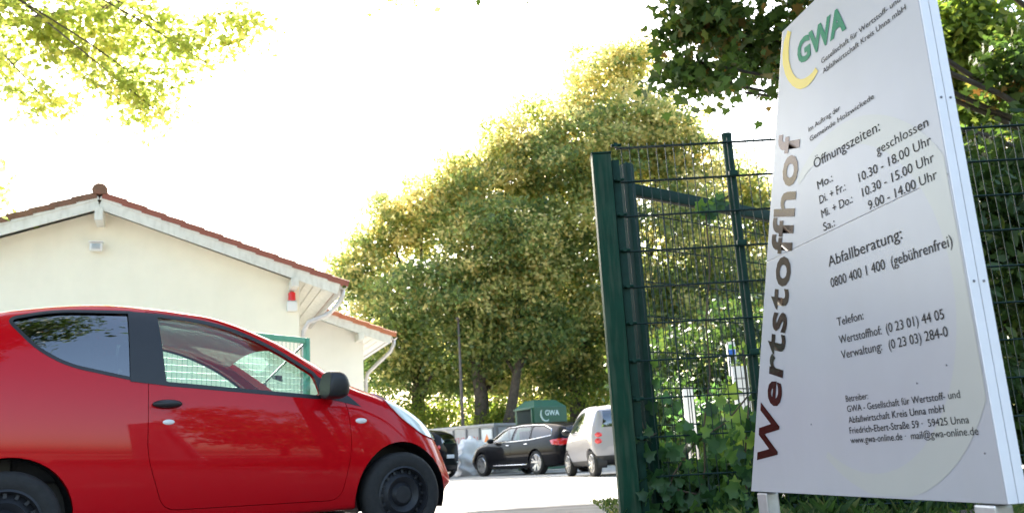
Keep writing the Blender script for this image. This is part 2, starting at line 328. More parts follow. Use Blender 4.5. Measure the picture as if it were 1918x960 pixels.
# near edge cover strips (front and rear cassette) with their screws
for n0, n1 in ((-0.0015, -0.0240), (-0.0262, -0.0495)):
    v = []
    for nn in (n0, n1):
        for vv in (VB + .001, VT - .001): v += [S(UR, vv, nn), S(UR + .0025, vv, nn)]
    o = mk("edge_strip", v, [(0, 1, 3, 2), (4, 6, 7, 5), (1, 5, 7, 3), (0, 2, 6, 4), (0, 4, 5, 1), (2, 3, 7, 6)], M["panel_edge"], stele)
    for vv in (0.915, 0.478):
        mb = MB(); c = S(UR + .0035, vv, (n0 + n1) / 2); mb.lathe([(0, -.0012), (.0026, -.0010), (.0034, .0012), (0, .0014)], 12)
        rot = SD.to_track_quat('Y', 'Z').to_matrix()
        mb.v = [tuple(rot @ Vector(p) + c) for p in mb.v]; mb.obj("screw", M["screw"], stele, True)
for u in (-1.15, -0.10):          # two posts
    a, b = S(u - .022, 0), S(u + .045, 0)
    mb = MB(); c0 = S(u, 0.02, -0.026); c0.z = 0.0; c1 = S(u, 0.9, -0.026)
    v = []
    o = MB().box((0, 0, 0), (0.07, 0.044, 0.42)).obj("post", M["steel"], stele)
    bevel(o, 0.006, 2); o.location = S(u, 0, -0.0255) ; o.location.z = 0.10
    o.rotation_euler = (0, 0, math.atan2(SD.y, SD.x))
# flat print: lettering, logo
def poly_print(name, pts, mt, n=0.0012):
    return mk(name, [S(u, v, n) for u, v in pts], [tuple(range(len(pts)))], mt, stele)
FONT = None
def text_mesh(s, off=0.0, res=3, sp=1.0):
    c = bpy.data.curves.new("t", 'FONT'); c.body = s; c.size = 1.0; c.offset = off; c.space_character = sp; c.resolution_u = res; c.fill_mode = 'FRONT'
    o = bpy.data.objects.new("t", c); COL.objects.link(o); dg = bpy.context.evaluated_depsgraph_get(); dg.update()
    me = bpy.data.meshes.new_from_object(o.evaluated_get(dg)); bpy.data.objects.remove(o); bpy.data.curves.remove(c); return me
def lettering(s, u0, v0, u1, v1, h, mt, off=0.0, shear=0.0, upv=None, name="lettering", n=0.0014):
    """text from (u0,v0) to (u1,v1) on the baseline; h = height of a capital (metres)"""
    me = text_mesh(s, off if mt is not M["ink"] else 0.0, 3, 1.10 if s == "Wertstoffhof" else 1.0); co = np.empty(len(me.vertices) * 3, dtype=np.float32); me.vertices.foreach_get("co", co); co = co.reshape(-1, 3)
    x0, x1 = co[:, 0].min(), co[:, 0].max(); X = (co[:, 0] - x0) / (x1 - x0); Yv = co[:, 1] / 0.73 * h
    U = u0 + (u1 - u0) * X; V = v0 + (v1 - v0) * X
    uu = upv or (0, 1)
    U = U + uu[0] * Yv + shear * Yv; V = V + uu[1] * Yv
    out = np.array([S(a, b, n)[:] for a, b in zip(U, V)], dtype=np.float32)
    me.vertices.foreach_set("co", out.reshape(-1)); me.update()
    return link(name, me, mt, stele)
I = M["ink"]
def suv(x, y):
    d = Vector(ray(x, y)); o_ = SP - Vector((0, 0, CAM_H)); q = Vector((0, 0, CAM_H)) + d * (o_.dot(SN) / d.dot(SN)) - SP; return -q.dot(SD), q.z
lettering("Wertstoffhof", -1.0237, .070, -.613, 1.062, .124, M["ink2"], 0.026, upv=(-1, .27))
lettering("GWA", -.572, 1.256, -.313, 1.246, .070, M["g_ink"], 0.042, shear=.12)
for px_, py_ in ((1773, 683), (1718, 717), (1520, 794), (1845, 848)):
    a_, b_ = suv(px_, py_); mb = MB(); c = S(a_, b_, .0016); mb.lathe([(0, -.001), (.0022, -.001), (.0016, .0008), (0, .001)], 10); rot = SN.to_track_quat('Y', 'Z').to_matrix()
    mb.v = [tuple(rot @ Vector(p) + c) for p in mb.v]; mb.obj("rivet", M["screw"], stele)
for k, (s, a) in enumerate((("Gesellschaft für Wertstoff- und", (-.451, 1.203, -.085, 1.196, .0165)), ("Abfallwirtschaft Kreis Unna mbH", (-.451, 1.172, -.070, 1.165, .0165)),
    ("Im Auftrag der", (-.565, 1.040, -.395, 1.040, .0160)), ("Gemeinde Holzwickede", (-.565, 1.010, -.244, 1.008, .0160)))): lettering(s, *a, I, -0.002)
for s, a in (("Öffnungszeiten:", (-.563, .926, -.240, .918, .0300)), ("Mo.:", (-.560, .861, -.480, .861, .0255)), ("geschlossen", (-.268, .862, -.062, .860, .0255)),
    ("Di. + Fr.:", (-.560, .817, -.425, .817, .0255)), ("10.30 - 18.00 Uhr", (-.360, .818, -.062, .815, .0255)), ("Mi. + Do.:", (-.560, .775, -.402, .775, .0255)), ("10.30 - 15.00 Uhr", (-.355, .775, -.062, .772, .0255)),
    ("Sa.:", (-.560, .736, -.500, .736, .0255)), ("9.00 - 14.00 Uhr", (-.337, .734, -.062, .730, .0255)),
    ("Abfallberatung:", (-.560, .631, -.222, .627, .0320)), ("0800 400 1 400  (gebührenfrei)", (-.562, .572, -.050, .566, .0285)),
    ("Telefon:", (-.558, .462, -.430, .460, .0240)), ("Wertstoffhof:", (-.560, .412, -.362, .410, .0240)), ("(0 23 01) 44 05", (-.342, .410, -.119, .410, .0250)),
    ("Verwaltung:", (-.560, .370, -.370, .370, .0240)), ("(0 23 03) 284-0", (-.341, .368, -.116, .369, .0250)),
    ("Betreiber:", (-.568, .253, -.462, .253, .0185)), ("GWA - Gesellschaft für Wertstoff- und", (-.568, .225, -.110, .229, .0185)), ("Abfallwirtschaft Kreis Unna mbH", (-.569, .195, -.171, .201, .0185)),
    ("Friedrich-Ebert-Straße 59 ·  59425 Unna", (-.571, .167, -.095, .172, .0185)), ("www.gwa-online.de ·  mail@gwa-online.de", (-.573, .141, -.072, .146, .0185))):
    lettering(s, *a, I, 0.0)
arc = [(-.602, 1.387), (-.632, 1.365), (-.650, 1.330), (-.656, 1.300), (-.650, 1.262), (-.639, 1.238), (-.618, 1.210), (-.597, 1.192), (-.577, 1.181), (-.552, 1.175), (-.528, 1.174), (-.500, 1.180), (-.474, 1.192),
       (-.484, 1.208), (-.505, 1.201), (-.525, 1.200), (-.550, 1.203), (-.572, 1.211), (-.590, 1.224), (-.606, 1.245), (-.615, 1.270), (-.618, 1.297), (-.612, 1.325), (-.602, 1.350), (-.585, 1.372)]
poly_print("logo_arc", arc, M["y_ink"])
# very pale oversized arc printed across the sheet behind the lettering
big = []; cx, cy = -.42, .50
for i in range(49):
    t = R(-128) + R(250) * i / 48; big.append((cx + .47 * math.cos(t), cy + .50 * math.sin(t)))
inn = []
for i in range(49):
    t = R(-128) + R(250) * i / 48; w = .10 * math.sin(math.pi * i / 48) + .02; inn.append((cx + (.47 - w) * math.cos(t), cy + (.50 - w) * math.sin(t)))
def clampu(p): return (min(UR - .006, p[0]), max(0.006, p[1]))
v = [S(*clampu(p), 0.0006) for p in big] + [S(*clampu(p), 0.0006) for p in inn]
mk("printed_arc", v, [(i, i + 1, 50 + i, 49 + i) for i in range(48)], M["faint"], stele)

# ------------------------------------------------------------------ mesh fence, gate post, gate leaf
FY = 4.70
def wire_pair(name, a, b, parent, r=0.004, gap=0.011): 
    mb = MB(); mb.tube([a + Vector((0, -gap, 0)), b + Vector((0, -gap, 0))], r, 6); mb.tube([a + Vector((0, gap, 0)), b + Vector((0, gap, 0))], r, 6)
    return mb.obj(name, M["wire"], parent, True, 40)
x0, x1 = 0.60, 5.6
fence = empty("mesh_fence", (x0, FY, 0), 0, "green double wire mesh fence running right from the thick gate post, ivy at its foot", "fence")
ztop = 2.135
k = 0; z = ztop
while z > 0.05:
    wire_pair("cross_wire", Vector((0.02, 0, z)), Vector((x1 - x0, 0, z)), fence, 0.0042, 0.008); z -= 0.2
n = int((x1 - x0) / 0.05)
wm = MB().tube([(0, 0, 0.04), (0, 0, ztop + 0.025)], 0.0027, 5).obj("upright_wire", M["wire"], fence); wm.location = (0.05, 0, 0)
for i in range(1, n):
    c = wm.copy(); COL.objects.link(c); c.parent = fence; c.location = (0.05 + i * 0.05, 0, 0); c.rotation_euler = (random.uniform(-.004, .004), random.uniform(-.002, .002), 0)
# round fence post (photo x 1360..1420) and one more at the right
for px, py in ((1361, 254),):
    t = at(px, py, FY + .045); 
    for xx in (t.x, t.x + 2.5):
        mb = MB(); mb.lathe([(0, 0), (.028, 0), (.028, t.z - .01), (.030, t.z - .01), (.030, t.z + .012), (0, t.z + .018)], 20, (0, 0, 0), 'z')
        p = mb.obj("post", M["green"], fence, True, 40); p.location = (xx - x0, .05, 0)
        for zz in (0.35, .95, 1.55, 1.95): rbox("clamp", (xx - x0, 0.0, zz), (.05, .03, .03), M["green"], fence, .004)
# gate post: square hollow section with a hinge channel
gp = at(1126, 289, FY - .06)
post = empty("gate_post", (gp.x, FY - .02, 0), 0, "thick square dark green gate post at the left end of the mesh fence", "post")
rbox("post_body", (0, 0, gp.z / 2), (.105, .105, gp.z), M["green_l"], post, .006)
rbox("post_cap", (0, 0, gp.z + .006), (.112, .112, .01), M["green"], post, .003)
rbox("channel", (.078, .004, gp.z / 2 - .01), (.042, .05, gp.z - .04), M["green"], post, .004)
for i in range(9):
    zz = ztop - i * .2
    mb = MB().tube([(.06, -.035, zz), (.115, -.035, zz)], .009, 8); mb.tube([(.085, -.05, zz), (.085, -.02, zz)], .013, 6); mb.obj("bolt", M["green"], post, True, 40)
# open gate leaf that recedes behind the fence
az = R(52); gd = Vector((math.sin(az), math.cos(az), 0)); g0 = Vector((gp.x + .155, FY + .09, 0))
leafg = empty("gate_leaf", g0, math.atan2(gd.y, gd.x), "green framed gate leaf standing open behind the mesh fence", "gate")
GL, GH = 3.1, 2.0
rbox("stile", (0.0, 0, GH / 2 + .03), (.06, .06, GH + .08), M["green"], leafg, .006)
rbox("stile", (GL, 0, GH / 2), (.06, .06, GH), M["green"], leafg, .006)
rbox("top_rail", (GL / 2, 0, GH - .08), (GL - .07, .045, .07), M["green"], leafg, .006)
rbox("bottom_rail", (GL / 2, 0, .12), (GL - .07, .05, .06), M["green"], leafg, .006)
mb = MB().bar((0.95, 0, 0.42), (1.35, 0, .92), .03, .03); mb.obj("brace", M["black"], leafg)
wv = MB().tube([(0, 0, .12), (0, 0, GH - .09)], .0026, 5).obj("upright_wire", M["wire"], leafg); wv.location = (.06, .03, 0)
for i in range(1, 60):
    c = wv.copy(); COL.objects.link(c); c.parent = leafg; c.location = (.06 + i * .05, .03, 0)
for i in range(9):
    MB().tube([(0.03, .038, .2 + i * .2), (GL - .03, .038, .2 + i * .2)], .004, 6).obj("cross_wire", M["wire"], leafg)
# ------------------------------------------------------------------ car generator
def pchip(xs, ys, q):
    xs, ys = np.array(xs, float), np.array(ys, float); h = np.diff(xs); d = np.diff(ys) / h; m_ = np.zeros(len(xs))
    m_[0], m_[-1] = d[0], d[-1]
    for i in range(1, len(xs) - 1):
        if d[i - 1] * d[i] > 0:
            w1, w2 = 2 * h[i] + h[i - 1], h[i] + 2 * h[i - 1]; m_[i] = (w1 + w2) / (w1 / d[i - 1] + w2 / d[i])
    i = np.clip(np.searchsorted(xs, q) - 1, 0, len(xs) - 2); t = (q - xs[i]) / h[i]
    return (2 * t**3 - 3 * t**2 + 1) * ys[i] + (t**3 - 2 * t**2 + t) * h[i] * m_[i] + (-2 * t**3 + 3 * t**2) * ys[i + 1] + (t**3 - t**2) * h[i] * m_[i + 1]
def catmull(P, sub):
    P = np.array(P); n = len(P); E = np.vstack([2 * P[0] - P[1], P, 2 * P[-1] - P[-2]]); out = []
    E[0] = [-P[1][0], P[1][1]]; E[-1] = [-P[-2][0], P[-2][1]]
    for i in range(n - 1):
        a, b, c, d = E[i], E[i + 1], E[i + 2], E[i + 3]
        for s in range(sub):
            t = s / sub; out.append(0.5 * ((2 * b) + (c - a) * t + (2 * a - 5 * b + 4 * c - d) * t * t + (3 * b - a - 3 * c + d) * t**3))
    out.append(P[-1]); return np.array(out)
class Body:
    KEYS = 8
    def __init__(s, st, dx=0.03, sub=5):
        s.st = np.array(st); s.dx = dx; s.sub = sub
    def par(s, x, inset=0.0, zb=None):
        p = [float(pchip(s.st[:, 0], s.st[:, k], np.array([x]))[0]) for k in range(1, 9)]
        zb_, ws, zm_, wm_, wsh, zbelt, wr, zt = p
        return p
    def half(s, x, ins=0.0, zb=None):
        zb0, ws, wm_, wsh, zbelt, wr, zrail, zt = s.par(x)
        if zb is None: zb = zb0 + ins
        zm = zb0 + (zbelt - zb0) * 0.48
        P = [(0, zb), (max(.02, ws - .12 - ins), zb), (max(.03, ws - ins), zb + .07), (max(.04, wm_ - ins), max(zm, zb + .12)), (max(.04, wsh - ins), zbelt - ins * .3),
             (max(.03, wr - ins), zrail - ins), (max(.02, wr * .72 - ins), zt - .25 * (zt - zrail) - ins), (0, zt + .012 - ins)]
        return catmull(P, s.sub)
    def mesh(s, ins=0.0, x0=None, x1=None, zb=None):
        a = s.st[0, 0] + ins if x0 is None else x0; b = s.st[-1, 0] - ins if x1 is None else x1
        xs = np.linspace(a, b, max(8, int((b - a) / s.dx))); V = []; 
        for x in xs:
            h = s.half(float(x), ins, zb); ring = [(float(x), -p[0], p[1]) for p in h] + [(float(x), p[0], p[1]) for p in h[-2:0:-1]]
            V += ring
        m_ = len(ring); F = [(i * m_ + k, i * m_ + (k + 1) % m_, (i + 1) * m_ + (k + 1) % m_, (i + 1) * m_ + k) for i in range(len(xs) - 1) for k in range(m_)]
        # fan caps
        c0 = len(V); V.append((xs[0] - .004, 0, float(np.mean([p[2] for p in V[:m_]])))); V.append((xs[-1] + .004, 0, float(np.mean([p[2] for p in V[(len(xs) - 1) * m_:len(xs) * m_]]))))
        F += [(c0, (k + 1) % m_, k) for k in range(m_)] + [(c0 + 1, (len(xs) - 1) * m_ + k, (len(xs) - 1) * m_ + (k + 1) % m_) for k in range(m_)]
        return solid(V, F)
    def y(s, x, z):
        h = s.half(x); best = 0
        for i in range(len(h) - 1):
            a, b = h[i], h[i + 1]
            if (a[1] - z) * (b[1] - z) <= 0 and a[1] != b[1]: best = max(best, a[0] + (b[0] - a[0]) * (z - a[1]) / (b[1] - a[1]))
        return float(best)
def solid(V, F):
    me = bpy.data.meshes.new("s"); me.from_pydata([tuple(map(float, p)) for p in V], [], F); bm = bmesh.new(); bm.from_mesh(me)
    bmesh.ops.recalc_face_normals(bm, faces=bm.faces); bm.to_mesh(me); bm.free(); return me
def prism(poly, a, b, axis='y'):
    k = len(poly)
    def P(p, t): return (p[0], t, p[1]) if axis == 'y' else (p[0], p[1], t) if axis == 'z' else (t, p[0], p[1])
    return solid([P(p, a) for p in poly] + [P(p, b) for p in poly], [tuple(range(k)), tuple(range(2 * k - 1, k - 1, -1))] + [(i, (i + 1) % k, k + (i + 1) % k, k + i) for i in range(k)])
def cyl(c, r, a, b, n=40): return prism([(c[0] + r * math.cos(2 * math.pi * i / n), c[1] + r * math.sin(2 * math.pi * i / n)) for i in range(n)], a, b)
def boo(a, b, op):
    oa = bpy.data.objects.new("a", a); ob = bpy.data.objects.new("b", b); COL.objects.link(oa); COL.objects.link(ob)
    md = oa.modifiers.new("b", 'BOOLEAN'); md.object = ob; md.operation = op; md.solver = 'MANIFOLD'
    dg = bpy.context.evaluated_depsgraph_get(); dg.update(); me = bpy.data.meshes.new_from_object(oa.evaluated_get(dg))
    if len(me.polygons) == 0:
        md.solver = 'EXACT'; dg.update(); me = bpy.data.meshes.new_from_object(oa.evaluated_get(dg))
    bpy.data.objects.remove(oa); bpy.data.objects.remove(ob); return me
def rnd(poly, it=2, keep=0.25):
    for _ in range(it):
        o = []
        for i in range(len(poly)):
            a, b = poly[i], poly[(i + 1) % len(poly)]
            o += [(a[0] + (b[0] - a[0]) * keep, a[1] + (b[1] - a[1]) * keep), (a[0] + (b[0] - a[0]) * (1 - keep), a[1] + (b[1] - a[1]) * (1 - keep))]
        poly = o
    return poly
def grow(poly, d):
    cx = sum(p[0] for p in poly) / len(poly); cy = sum(p[1] for p in poly) / len(poly); A = sum(poly[i][0] * poly[(i + 1) % len(poly)][1] - poly[(i + 1) % len(poly)][0] * poly[i][1] for i in range(len(poly)))
    sg = 1 if A > 0 else -1; o = []
    for i in range(len(poly)):
        a, b, c = Vector(poly[i - 1]), Vector(poly[i]), Vector(poly[(i + 1) % len(poly)])
        n1 = Vector(((b - a).y, -(b - a).x)); n2 = Vector(((c - b).y, -(c - b).x))
        if n1.length < 1e-9 or n2.length < 1e-9: o.append(tuple(b)); continue
        nn = (n1.normalized() + n2.normalized()); nn = nn.normalized() if nn.length > 1e-6 else n1.normalized(); o.append(tuple(b + nn * d * sg))
    return o
def fil(poly, r=.06, n=5):
    o = []; k = len(poly)
    for i in range(k):
        a, b, c = Vector(poly[i - 1]), Vector(poly[i]), Vector(poly[(i + 1) % k]); rr = r[i] if hasattr(r, '__len__') else r
        u_, v_ = (a - b), (c - b); t = min(rr, u_.length * .45, v_.length * .45); p0, p2 = b + u_.normalized() * t, b + v_.normalized() * t
        for j in range(n + 1): q = j / n; o.append(tuple(p0 * (1 - q) ** 2 + b * 2 * q * (1 - q) + p2 * q * q))
    return o
def wheel(parent, x, y, r, w, rr, style, side):
    mb = MB(); prof = [(rr, -w / 2 + .01), (rr + .02, -w / 2), (r - .03, -w / 2), (r - .012, -w / 2 + .012), (r, -w / 2 + .035), (r, w / 2 - .035), (r - .012, w / 2 - .012), (r - .03, w / 2), (rr + .02, w / 2), (rr, w / 2 - .01), (rr - .01, 0)]
    mb.lathe(prof, 48, closed=True); t = mb.obj("wheel", M["rubber"], parent, True, 50); t.location = (x, y, r)
    rb = MB(); s = side
    rb.lathe([(rr + .004, s * (w / 2 - .012)), (rr - .012, s * (w / 2 - .004)), (rr - .02, s * (w / 2 - .03)), (rr - .03, -s * (w / 2 - .03))], 40)
    if style == 'steel':
        rb.lathe([(rr - .02, s * (w / 2 - .055)), (rr * .72, s * (w / 2 - .035)), (rr * .62, s * (w / 2 - .02)), (rr * .42, s * (w / 2 - .045)), (rr * .3, s * (w / 2 - .02)), (.0, s * (w / 2 - .018))], 40)
        for k in range(16):
            a = 2 * math.pi * k / 16; c = Vector((math.cos(a), 0, math.sin(a))) * rr * .80; rb.bar(c * .93 + Vector((0, s * (w / 2 - .036), 0)), c * 1.13 + Vector((0, s * (w / 2 - .04), 0)), .018, .012, up=(0, 1, 0))
    else:
        rb.lathe([(rr - .03, s * (w / 2 - .12)), (0, s * (w / 2 - .12))], 24)
        n = 5 if style == 'five' else 8
        for k in range(n):
            a = 2 * math.pi * k / n + .3; c = Vector((math.cos(a), 0, math.sin(a))); tt = Vector((-math.sin(a), 0, math.cos(a)))
            for q in ((-1, 1) if style == 'five' else (0,)):
                rb.bar(c * rr * .12 + Vector((0, s * (w / 2 - .03), 0)), c * (rr - .01) + tt * q * rr * .2 + Vector((0, s * (w / 2 - .012), 0)), rr * .17, .02, up=(0, 1, 0))
        rb.lathe([(rr * .22, s * (w / 2 - .04)), (rr * .2, s * (w / 2 - .014)), (0, s * (w / 2 - .01))], 16)
    rb.obj("rim", M["rim_b"] if style == 'steel' else M["rim_s"], t, True, 40)
def build_car(root, B, paint, wheels, wheel_spec, side_windows, tinted, screen, rear_win, doors, cabin, arch_r, arch_y):
    outer = B.mesh(); inner = B.mesh(0.045, cabin[0], cabin[1], cabin[2])
    shell = boo(outer, inner, 'DIFFERENCE')
    for wx in wheels:
        for sy in (-1, 1):
            a, b = sorted((sy * arch_y, sy * 1.2)); shell = boo(shell, cyl((wx, wheel_spec[0] + .012), arch_r, a, b), 'DIFFERENCE')
    skin = boo(B.mesh(0.007), B.mesh(0.012), 'DIFFERENCE')
    for poly, tn in zip(side_windows, tinted):
        pr = prism(poly, -1.2, 1.2); shell = boo(shell, pr, 'DIFFERENCE')
        for sy in (-1, 1):
            a, b = sorted((sy * .12, sy * 1.2)); g_ = boo(skin.copy(), prism(grow(poly, .004), a, b), 'INTERSECT'); link("window", g_, M[tn], root, True, 30)
    if screen:
        shell = boo(shell, prism(screen[0], screen[1], 2.5, 'z'), 'DIFFERENCE'); g_ = boo(skin.copy(), prism(grow(screen[0], .004), screen[1], 2.5, 'z'), 'INTERSECT'); link("windscreen", g_, M["glass"], root, True, 30)
    if rear_win:
        poly, xa, xb, tn = rear_win; shell = boo(shell, prism(poly, xa, xb, 'x'), 'DIFFERENCE'); g_ = boo(skin.copy(), prism(grow(poly, .004), xa, xb, 'x'), 'INTERSECT'); link("rear_window", g_, M[tn], root, True, 30)
    for poly in doors:
        for sy in (-1, 1):
            a, b = sorted((sy * .45, sy * 1.2))
            d_ = boo(shell.copy(), prism(grow(poly, -.0035), a, b), 'INTERSECT'); link("door", d_, paint, root, True, 32)
            shell = boo(shell, prism(poly, a, b), 'DIFFERENCE')
    link("body", shell, paint, root, True, 32)
    for wx in wheels:
        for sy in (-1, 1): wheel(root, wx, sy * wheel_spec[3], wheel_spec[0], wheel_spec[1], wheel_spec[2], wheel_spec[4], sy)
    # dark liner above each wheel and floor pan
    for wx in wheels:
        for sy in (-1, 1):
            lm_ = MB(); pts = [(wx + (arch_r - .004) * math.cos(R(t)), (arch_r - .004) * math.sin(R(t)) + wheel_spec[0] + .012) for t in range(-20, 201, 10)]
            ya, yb = sy * (arch_y + .01), sy * (wheel_spec[3] + .03)
            lm_.v += [(p[0], ya, p[1]) for p in pts] + [(p[0], yb, p[1]) for p in pts]; k = len(pts)
            lm_.f += [(i, i + 1, k + i + 1, k + i) for i in range(k - 1)] + [tuple(range(k))]
            lm_.obj("wheel_arch_liner", M["black"], root)
    return skin
def surf_patch(skin, poly, mt, name, root, side=-1, lo=.1, push=0.0):
    a, b = sorted((side * lo, side * 1.3)); me = boo(skin.copy(), prism(poly, a, b), 'INTERSECT')
    o = link(name, me, mt, root, True, 30)
    return o
# ---- red hatchback
#      x     zb   ws   wm   wsh  zbelt wr   zrail ztop
ST = [(-1.64, .40, .50, .58, .54, .98, .36, 1.12, 1.15), (-1.57, .30, .66, .72, .66, 1.06, .50, 1.24, 1.29), (-1.42, .24, .72, .785, .735, 1.12, .575, 1.34, 1.40), (-1.17, .21, .74, .805, .755, 1.11, .60, 1.42, 1.475),
      (-.67, .20, .75, .81, .765, 1.06, .61, 1.465, 1.525), (-.13, .20, .755, .812, .77, 1.00, .61, 1.425, 1.485), (.33, .20, .755, .812, .77, .955, .61, 1.285, 1.355), (.62, .20, .75, .81, .765, .93, .635, 1.135, 1.205),
      (.86, .20, .75, .81, .76, .905, .67, 1.00, 1.065), (1.05, .20, .745, .805, .745, .865, .66, .935, .99), (1.28, .20, .72, .785, .70, .78, .61, .845, .895), (1.45, .20, .67, .735, .64, .69, .54, .745, .79),
      (1.57, .21, .60, .66, .56, .585, .46, .625, .66), (1.66, .23, .51, .565, .47, .48, .38, .50, .52), (1.72, .27, .38, .42, .34, .40, .26, .41, .42)]
PSI = R(35)
red = empty("red_hatchback", (-2.229, 6.06, 0), PSI, "glossy red three-door hatchback driving into the yard, its nose pointing right", "car")
RB = Body(ST, 0.03, 5)
qwin = fil([(-1.205, 1.395), (-.98, 1.452), (-.555, 1.462), (-.555, 1.045), (-.90, 1.125), (-1.06, 1.22)], [.05, .12, .012, .03, .15, .1])
dwin = fil([(-.425, 1.450), (-.15, 1.425), (.07, 1.372), (.33, 1.258), (.585, 1.085), (.605, .93), (-.385, 1.02)], [.02, .1, .15, .15, .03, .03, .03])
door = fil([(-.475, 1.475), (-.15, 1.452), (.08, 1.402), (.35, 1.288), (.63, 1.105), (.78, .90), (.80, .62), (.73, .27), (-.37, .29), (-.475, .60)], [.02, .1, .15, .15, .08, .1, .15, .08, .08, .1])
skin = build_car(red, RB, M["red"], (-1.17, 1.17), (.278, .16, .185, .725, 'steel'), [qwin, dwin], ["tint2", "glass"],
    ([(.37, -.50), (.37, .50), (.86, .60), (.94, .45), (.97, 0), (.94, -.45), (.86, -.60)], .92), ([(-.42, 1.10), (.42, 1.10), (.38, 1.32), (-.38, 1.32)], -1.8, -1.2, "tint"), [door], (-1.50, .88, .40), .335, .50)
skin3 = boo(RB.mesh(-0.0042), RB.mesh(0.006), 'DIFFERENCE'); skin4 = boo(RB.mesh(-0.011), RB.mesh(0.006), 'DIFFERENCE')
skin2 = boo(RB.mesh(-0.002), RB.mesh(0.006), 'DIFFERENCE')
for sy in (-1, 1):
    surf_patch(skin3, [(-.572, 1.470), (-.405, 1.462), (-.370, 1.005), (-.572, 1.030)], M["black"], "pillar_trim", red, sy, .2)
    surf_patch(skin2, [(.60, 1.075), (.615, .925), (.88, .865), (.80, .935)], M["black"], "corner_trim", red, sy, .2)
    pr = boo(prism(grow(dwin, .016), -1.2, 1.2), prism(grow(dwin, -.010), -1.3, 1.3), 'DIFFERENCE')
    a, b = sorted((sy * .2, sy * 1.3)); half_ = boo(skin2.copy(), prism([(-3, 0), (3, 0), (3, 2), (-3, 2)], a, b), 'INTERSECT'); link("window_seal", boo(half_, pr, 'INTERSECT'), M["black"], red, True, 30)
    pr = boo(prism(grow(qwin, .012), -1.2, 1.2), prism(grow(qwin, -.008), -1.3, 1.3), 'DIFFERENCE')
    half_ = boo(skin2.copy(), prism([(-3, 0), (3, 0), (3, 2), (-3, 2)], a, b), 'INTERSECT'); link("window_seal", boo(half_, pr, 'INTERSECT'), M["black"], red, True, 30)
    surf_patch(skin4, fil([(1.06, 1.02), (1.30, .98), (1.52, .84), (1.62, .66), (1.53, .63), (1.37, .67), (1.20, .78), (1.08, .90)], .05), M["lamp"], "headlight", red, sy, .26)
    def ell(c, r, mt, name, parent=red, seg=16):
        bm = bmesh.new(); bmesh.ops.create_uvsphere(bm, u_segments=seg * 2, v_segments=seg, radius=1); me = bpy.data.meshes.new(name)
        for v_ in bm.verts: v_.co = Vector((v_.co.x * r[0], v_.co.y * r[1], v_.co.z * r[2])) + Vector(c)
        bm.to_mesh(me); bm.free(); return link(name, me, mt, parent, True)
    ell((-.37, sy * (RB.y(-.37, .89) + .012), .895), (.085, .030, .026), M["black"], "door_handle")
    ell((-.36, sy * (RB.y(-.36, .79) - .002), .79), (.035, .010, .016), M["lamp_w"], "lock_cover")
    ell((.87, sy * (RB.y(.87, .77) - .002), .77), (.042, .014, .019), M["lamp_w"], "side_indicator")
    mo = ell((0, 0, 0), (1, 1, 1), M["black"], "door_mirror")
    for v_ in mo.data.vertices:
        c = v_.co; q = [math.copysign(abs(t_) ** .62, t_) for t_ in c]
        v_.co = Vector((.63 + max(q[0], -.55) * .10 * (1 - .25 * max(0, q[2])), sy * (.885 + q[1] * .095), .995 + q[2] * .088))
    rbox("mirror_arm", (.63, sy * .80, .955), (.07, .12, .05), M["black"], mo, .015)
# plastic sill line and interior
for sy in (-1, 1):
    rbox("front_seat", (-.12, sy * .33, .62), (.46, .46, .14), M["seat"], red, .05, 3)
    rbox("seat_back", (-.40, sy * .33, .90), (.13, .46, .56), M["seat"], red, .05, 3, Matrix.Rotation(R(-16), 3, 'Y'))
    rbox("head_rest", (-.50, sy * .33, 1.235), (.09, .26, .16), M["seat"], red, .035, 3)
rbox("rear_bench", (-.98, 0, .78), (.30, 1.15, .60), M["seat"], red, .05, 3)
rbox("dashboard", (.72, 0, .83), (.26, 1.28, .20), M["seat"], red, .06, 3)
mb = MB(); mb.tube([Vector((.0, .18 * math.cos(t), .18 * math.sin(t))) for t in [2 * math.pi * i / 24 for i in range(25)]], .014, 8, False); st_ = mb.obj("steering_wheel", M["black"], red, True); st_.location = (.42, .33, .93); st_.rotation_euler = (0, R(-28), 0)
rbox("roof_aerial", (.28, 0, 1.40), (.02, .012, .02), M["black"], red, .003)

